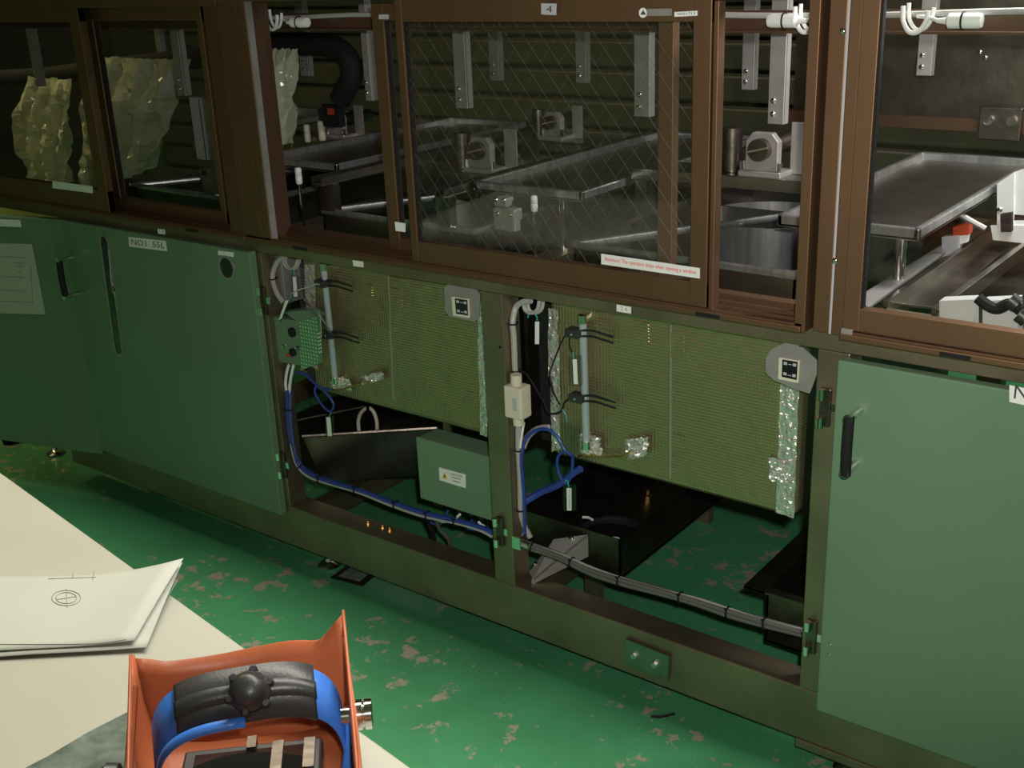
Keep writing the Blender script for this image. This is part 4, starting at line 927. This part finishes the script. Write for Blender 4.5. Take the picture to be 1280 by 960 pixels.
# ------------------------------------------------------------------ on the floor
hp2 = thing('floor_plate', 'square floor plate with a black border in front of the base beam', 'floor plate', at(440,720,Z=0))
qp = [at(x, y, Z=.0) for x, y in ((413,723),(438,705),(470,719),(453,733))]
MB().prism(qp, (0,0,.004)).build('plate_border', 'black', hp2)
cc = sum(qp, Vector())/4; MB().prism([cc+(p-cc)*.66+V(0,0,.003) for p in qp], (0,0,.002)).build('plate_center', 'mat_', hp2)
tag(MB().tube([at(x,y,Z=.0028) for x,y in ((814,895),(825,896),(835,894),(843,892))], .003, 6).build('plastic_strip', 'black', smooth=True), 'short black cable-tie offcut lying on the green floor', 'offcut')
o = MB().lathe(at(15,552,Z=0)*1.0, (0,0,1), [(.03,0),(.035,.02),(.02,.05),(.012,.07)], 12).build('rubber_foot', 'black', fr, smooth=True)
MB().lathe(at(15,552,Z=0)+V(0,0,.03), (0,0,1), [(.034,0),(.034,.006)], 12).build('brass_band', 'brass', o)

# ------------------------------------------------------------------ work table with drawing
ZT = .76
E0, E1 = at(0,590,Z=ZT), at(515,960,Z=ZT); dv = (E1-E0).normalized(); nv = V(dv.y, -dv.x, 0)
if nv.y > 0: nv = -nv
tb_ = thing('work_table', 'white-topped work table holding the drawing and the welding mask', 'table', (E0+E1)/2+nv*.4-V(0,0,ZT))
O = E0-dv*.7; L = (E1-E0).length+.7+.22; Wd = .72
MB().obox(O+V(0,0,-.022), dv*L, nv*Wd, V(0,0,.022)).build('table_top', 'board', tb_, bevel=.003)
for a in (.06, L-.1):
    for b in (.06, Wd-.1):
        MB().obox(O+dv*a+nv*b+V(0,0,-ZT), dv*.04, nv*.04, V(0,0,ZT-.022)).build('table_leg', 'frame', tb_)
for b in (.07, Wd-.09): MB().obox(O+dv*.08+nv*b+V(0,0,-.09), dv*(L-.16), nv*.02, V(0,0,.07)).build('apron', 'frame', tb_)
# grey-green mat under the mask
q = [at(x,y,Z=ZT) for x,y in ((25,966),(60,948),(110,918),(165,890),(330,905),(420,1000),(250,1080),(60,1040))]
tag(MB().prism(q, (0,0,.003)).build('rubber_mat', 'mat_'), 'mottled grey-green rubber mat under the welding mask', 'mat')
# drawing sheets: two large sheets with a curled corner
def sheet(cor, lift, z, name, m, lab, n=14, k=18):
    A, B, C, D = [at(px, py, Z=ZT) for px, py in cor]; rows = []
    for i in range(n+1):
        a = i/n; row = []
        for j in range(k+1):
            b = j/k; p = (A*(1-b)+B*b)*(1-a)+(D*(1-b)+C*b)*a
            h = lift*max(0, b-.72)**2/.0784*(1-.55*a) + .0025*math.sin(b*7+a*3)+.0025
            row.append(p+V(0,0,z+h))
        rows.append(row)
    o = MB().grid(rows).build(name, m, smooth=True, solid=.0005); return tag(o, lab, 'paper', 'drawing sheets')
sheet(((-260,735),(230,716),(184,815),(-240,838)), .012, .001, 'drawing_sheet', 'paper', 'lower white drawing sheet peeking out under the inked one')
ds = sheet(((-260,728),(233,720),(170,812),(-240,830)), .022, .0035, 'drawing_sheet', 'paper', 'large white engineering drawing with an inked circle on the work table')
from mathutils.bvhtree import BVHTree
SHEET = BVHTree.FromPolygons([v.co.copy() for v in ds.data.vertices], [tuple(p.vertices) for p in ds.data.polygons])
def on_sheet(px, py):
    h = SHEET.ray_cast(CAM, (at(px, py, Z=ZT)-CAM).normalized())[0]
    return (h if h else at(px, py, Z=ZT+.006))+V(0,0,.0006)
def ink(pts, wd=.0007, z=.0085):
    b = MB()
    b.tube([on_sheet(x, y) for x, y in (spline([V(x, y, 0) for x, y in pts], 3) and [(q.x, q.y) for q in spline([V(x, y, 0) for x, y in pts], 3)])], wd, 5, 4 if len(pts) > 2 else 0); return b.build('ink_line', 'inkg', ds)
for r in (1.0, .72): ink([(83+18*r*math.cos(a), 748+9.5*r*math.sin(a)) for a in [2*math.pi*j/16 for j in range(17)]])
ink(((70,750),(96,746)), .0005); ink(((83,736),(84,760)), .0005)
ink(((0,806),(60,806),(120,805),(158,800)), .0008); ink(((172,800),(190,777),(212,742),(222,726)), .0008, .012)
ink(((60,724),(90,723),(120,722)), .0006); ink(((92,716),(90,724)), .0006); ink(((118,714),(116,726)), .0006); ink(((214,735),(220,725)), .001, .012)

# ------------------------------------------------------------------ welding mask lying on its face
mk = thing('welding_mask', 'orange welding mask lying on its face with a blue and black headband', 'welding mask', at(300,960,Z=ZT))
FL, FR = at(163,822,Z=.895), at(433,795,Z=.895); FL.z = FR.z = 0
uw = (FR-FL); Wm = uw.length; uw.normalize(); vw = V(uw.y, -uw.x, 0)   # toward the viewer
if vw.dot(CAM-FL) < 0: vw = -vw
Cm = (FL+FR)/2; zt0 = ZT+.004
def mp_(u, v, h): return Cm + uw*(u*(1-.35*max(0,v))+.10*max(0,v)) + vw*v + V(0,0,zt0+h)
hw = Wm/2; Lm = .31
def section(v, s=1.0):
    # U-shaped cross-section: left wall, face, right wall
    t = min(1, max(0, (v)/Lm)); h = .122 - .018*math.sin(math.pi*t) ; wl = hw*(.97+.05*math.sin(math.pi*t)); face = .0 + .012*(1-math.sin(math.pi*min(1,max(.0,t))))
    pr = [(-1.0,h),(-1.0,h*.8),(-.99,h*.5),(-.96,.034),(-.90,.014),(-.78,.004),(-.4,.0),(0,-.0),(.4,.0),(.78,.004),(.90,.014),(.96,.034),(.99,h*.5),(1.0,h*.8),(1.0,h)]
    return [mp_(x*wl, v, y+face) for x, y in pr]
rows = [section(v) for v in [Lm*i/14 for i in range(15)]]
shell = MB().grid(rows).build('mask_shell', 'orange', mk, smooth=True, solid=.003)
# top panel closing the far end with a waved edge; its corner ears stand higher
def far_edge(u):
    s = u/hw; base = .105
    return base + .004*math.sin(s*4.2-.4) + .045*max(0, abs(s)-.72)/.28*(1.0 if s > 0 else .35) + .012*max(0, s-.2)
rows = []
for i in range(7):
    a = i/6; row = []
    for j in range(25):
        u = -hw*.985+2*hw*.985*j/24; s = u/hw
        bow = -.030*(1-s*s)
        row.append(mp_(u, bow*(a**.7)*1.0 - .012*a + .004, .010+(far_edge(u)-.010)*a))
    rows.append(row)
MB().grid(rows).build('top_panel', 'orange', mk, smooth=True, solid=.003)
# folded side ears
for sg, hgt in ((-1,.135),(1,.165)):
    rows = []
    for i in range(5):
        a = i/4; rows.append([mp_(sg*hw*(.975+.02*a), v, .10+(hgt-.10)*a*max(0,1-v/.22)) for v in [.24*j/8 for j in range(9)]])
    MB().grid(rows).build('side_flap', 'orange', mk, smooth=True, solid=.003)
for q, h in (((-.80,.01),.05),((-.66,.012),.07),((.80,.01),.06)): MB().lathe(mp_(q[0]*hw, q[1]-.004, h), vw, [(.003,0),(.003,.002),(.001,.003)], 8).build('rivet', 'chrome', mk, smooth=True)
# lens frame in the face
lf = MB().obox(mp_(-.072,.040,.003), uw*.150, vw*.10, V(0,0,.028)).build('lens_frame', 'blackp', mk, bevel=.003)
MB().obox(mp_(-.060,.052,.030), uw*.126, vw*.078, V(0,0,.003)).build('lens', 'darkglass', lf)
MB().obox(mp_(-.002,.036,.005), uw*.010, vw*.02, V(0,0,.034)).build('lens_clip', 'dsteel', lf)
for u in (.025,.060): MB().obox(mp_(u,.044,.026), uw*.012, vw*.05, V(0,0,.009)).build('spring_clip', 'dsteel', lf)
# headband: ribbon given by angle, in a plane leaning to the far end
def ribbon(name, a0, a1, wd, ru, rh, v0, h0, m, th, n=24, lean=.25, skew=-.10, e=.62):
    rows = []
    for i in range(n+1):
        a = a0+(a1-a0)*i/n; ca, sa = math.cos(a), math.sin(a)
        u = ru*math.copysign(abs(ca)**e, ca)+.004; h = h0+rh*math.copysign(abs(sa)**e, sa)
        v = v0 + skew*u
        rows.append([mp_(u, v-wd/2, h+lean*wd/2), mp_(u, v, h+.001), mp_(u, v+wd/2, h-lean*wd/2)])
    return MB().grid(rows).build(name, m, mk, smooth=True, solid=th)
P = math.pi
HV, HH, RU, RH = .095, .045, hw*.86, .088
ribbon('back_band', P*.29, P*.69, .038, RU, RH, HV, HH, 'blackp', .005, lean=1.1)
ribbon('band_ridge', P*.29, P*.69, .012, RU+.002, RH+.003, HV, HH, 'blackp', .004, lean=1.1)
ribbon('side_strap', P*.68, P*1.0, .034, RU, RH-.001, HV, HH, 'strap', .0025, lean=1.1)
ribbon('side_strap', P*.0, P*.30, .034, RU, RH-.001, HV, HH, 'strap', .0025, lean=1.1)
ribbon('crown_strap', P*.50, P*.96, .008, RU*.97, RH*.86, HV+.024, HH-.004, 'strap', .0025, lean=.9)
for sg, pv in ((-1, HV+.055), (1, HV-.012)):
    MB().tube([mp_(sg*hw*.96, pv, .078), mp_(sg*hw*.95, pv+.01, .06), mp_(sg*hw*.90, pv+.03, .04), mp_(sg*hw*.86, pv+.06, .02)], .007).build('strap_arm', 'strap', mk, smooth=True)
    k = MB().lathe(mp_(sg*hw*.99, pv, .085), uw*sg, [(.010,-.012),(.010,.003),(.016,.004),(.016,.010),(.013,.011),(.013,.012),(.016,.013),(.016,.020),(.013,.021)] if sg > 0 else [(.010,-.012),(.010,.010),(.018,.012),(.020,.024),(.016,.030)], 14).build('pivot_knob', 'blackp' if sg < 0 else 'chrome', mk, smooth=True)
kc = mp_(.012, HV+.004, HH+RH+.006); kax = (vw*.75+V(0,0,.75)).normalized()
kn = MB().lathe(kc, kax, [(.021,-.004),(.021,.006),(.017,.010),(.0165,.016),(.012,.021),(.004,.023)], 20).build('ratchet_knob', 'blackp', mk, smooth=True)
ku = kax.orthogonal().normalized(); kv = kax.cross(ku)
for j in range(6):
    a = 2*P*j/6+.3; MB().lathe(kc+(ku*math.cos(a)+kv*math.sin(a))*.0215, kax, [(.0045,-.003),(.0045,.006),(.003,.008)], 8).build('knob_lobe', 'blackp', kn, smooth=True)
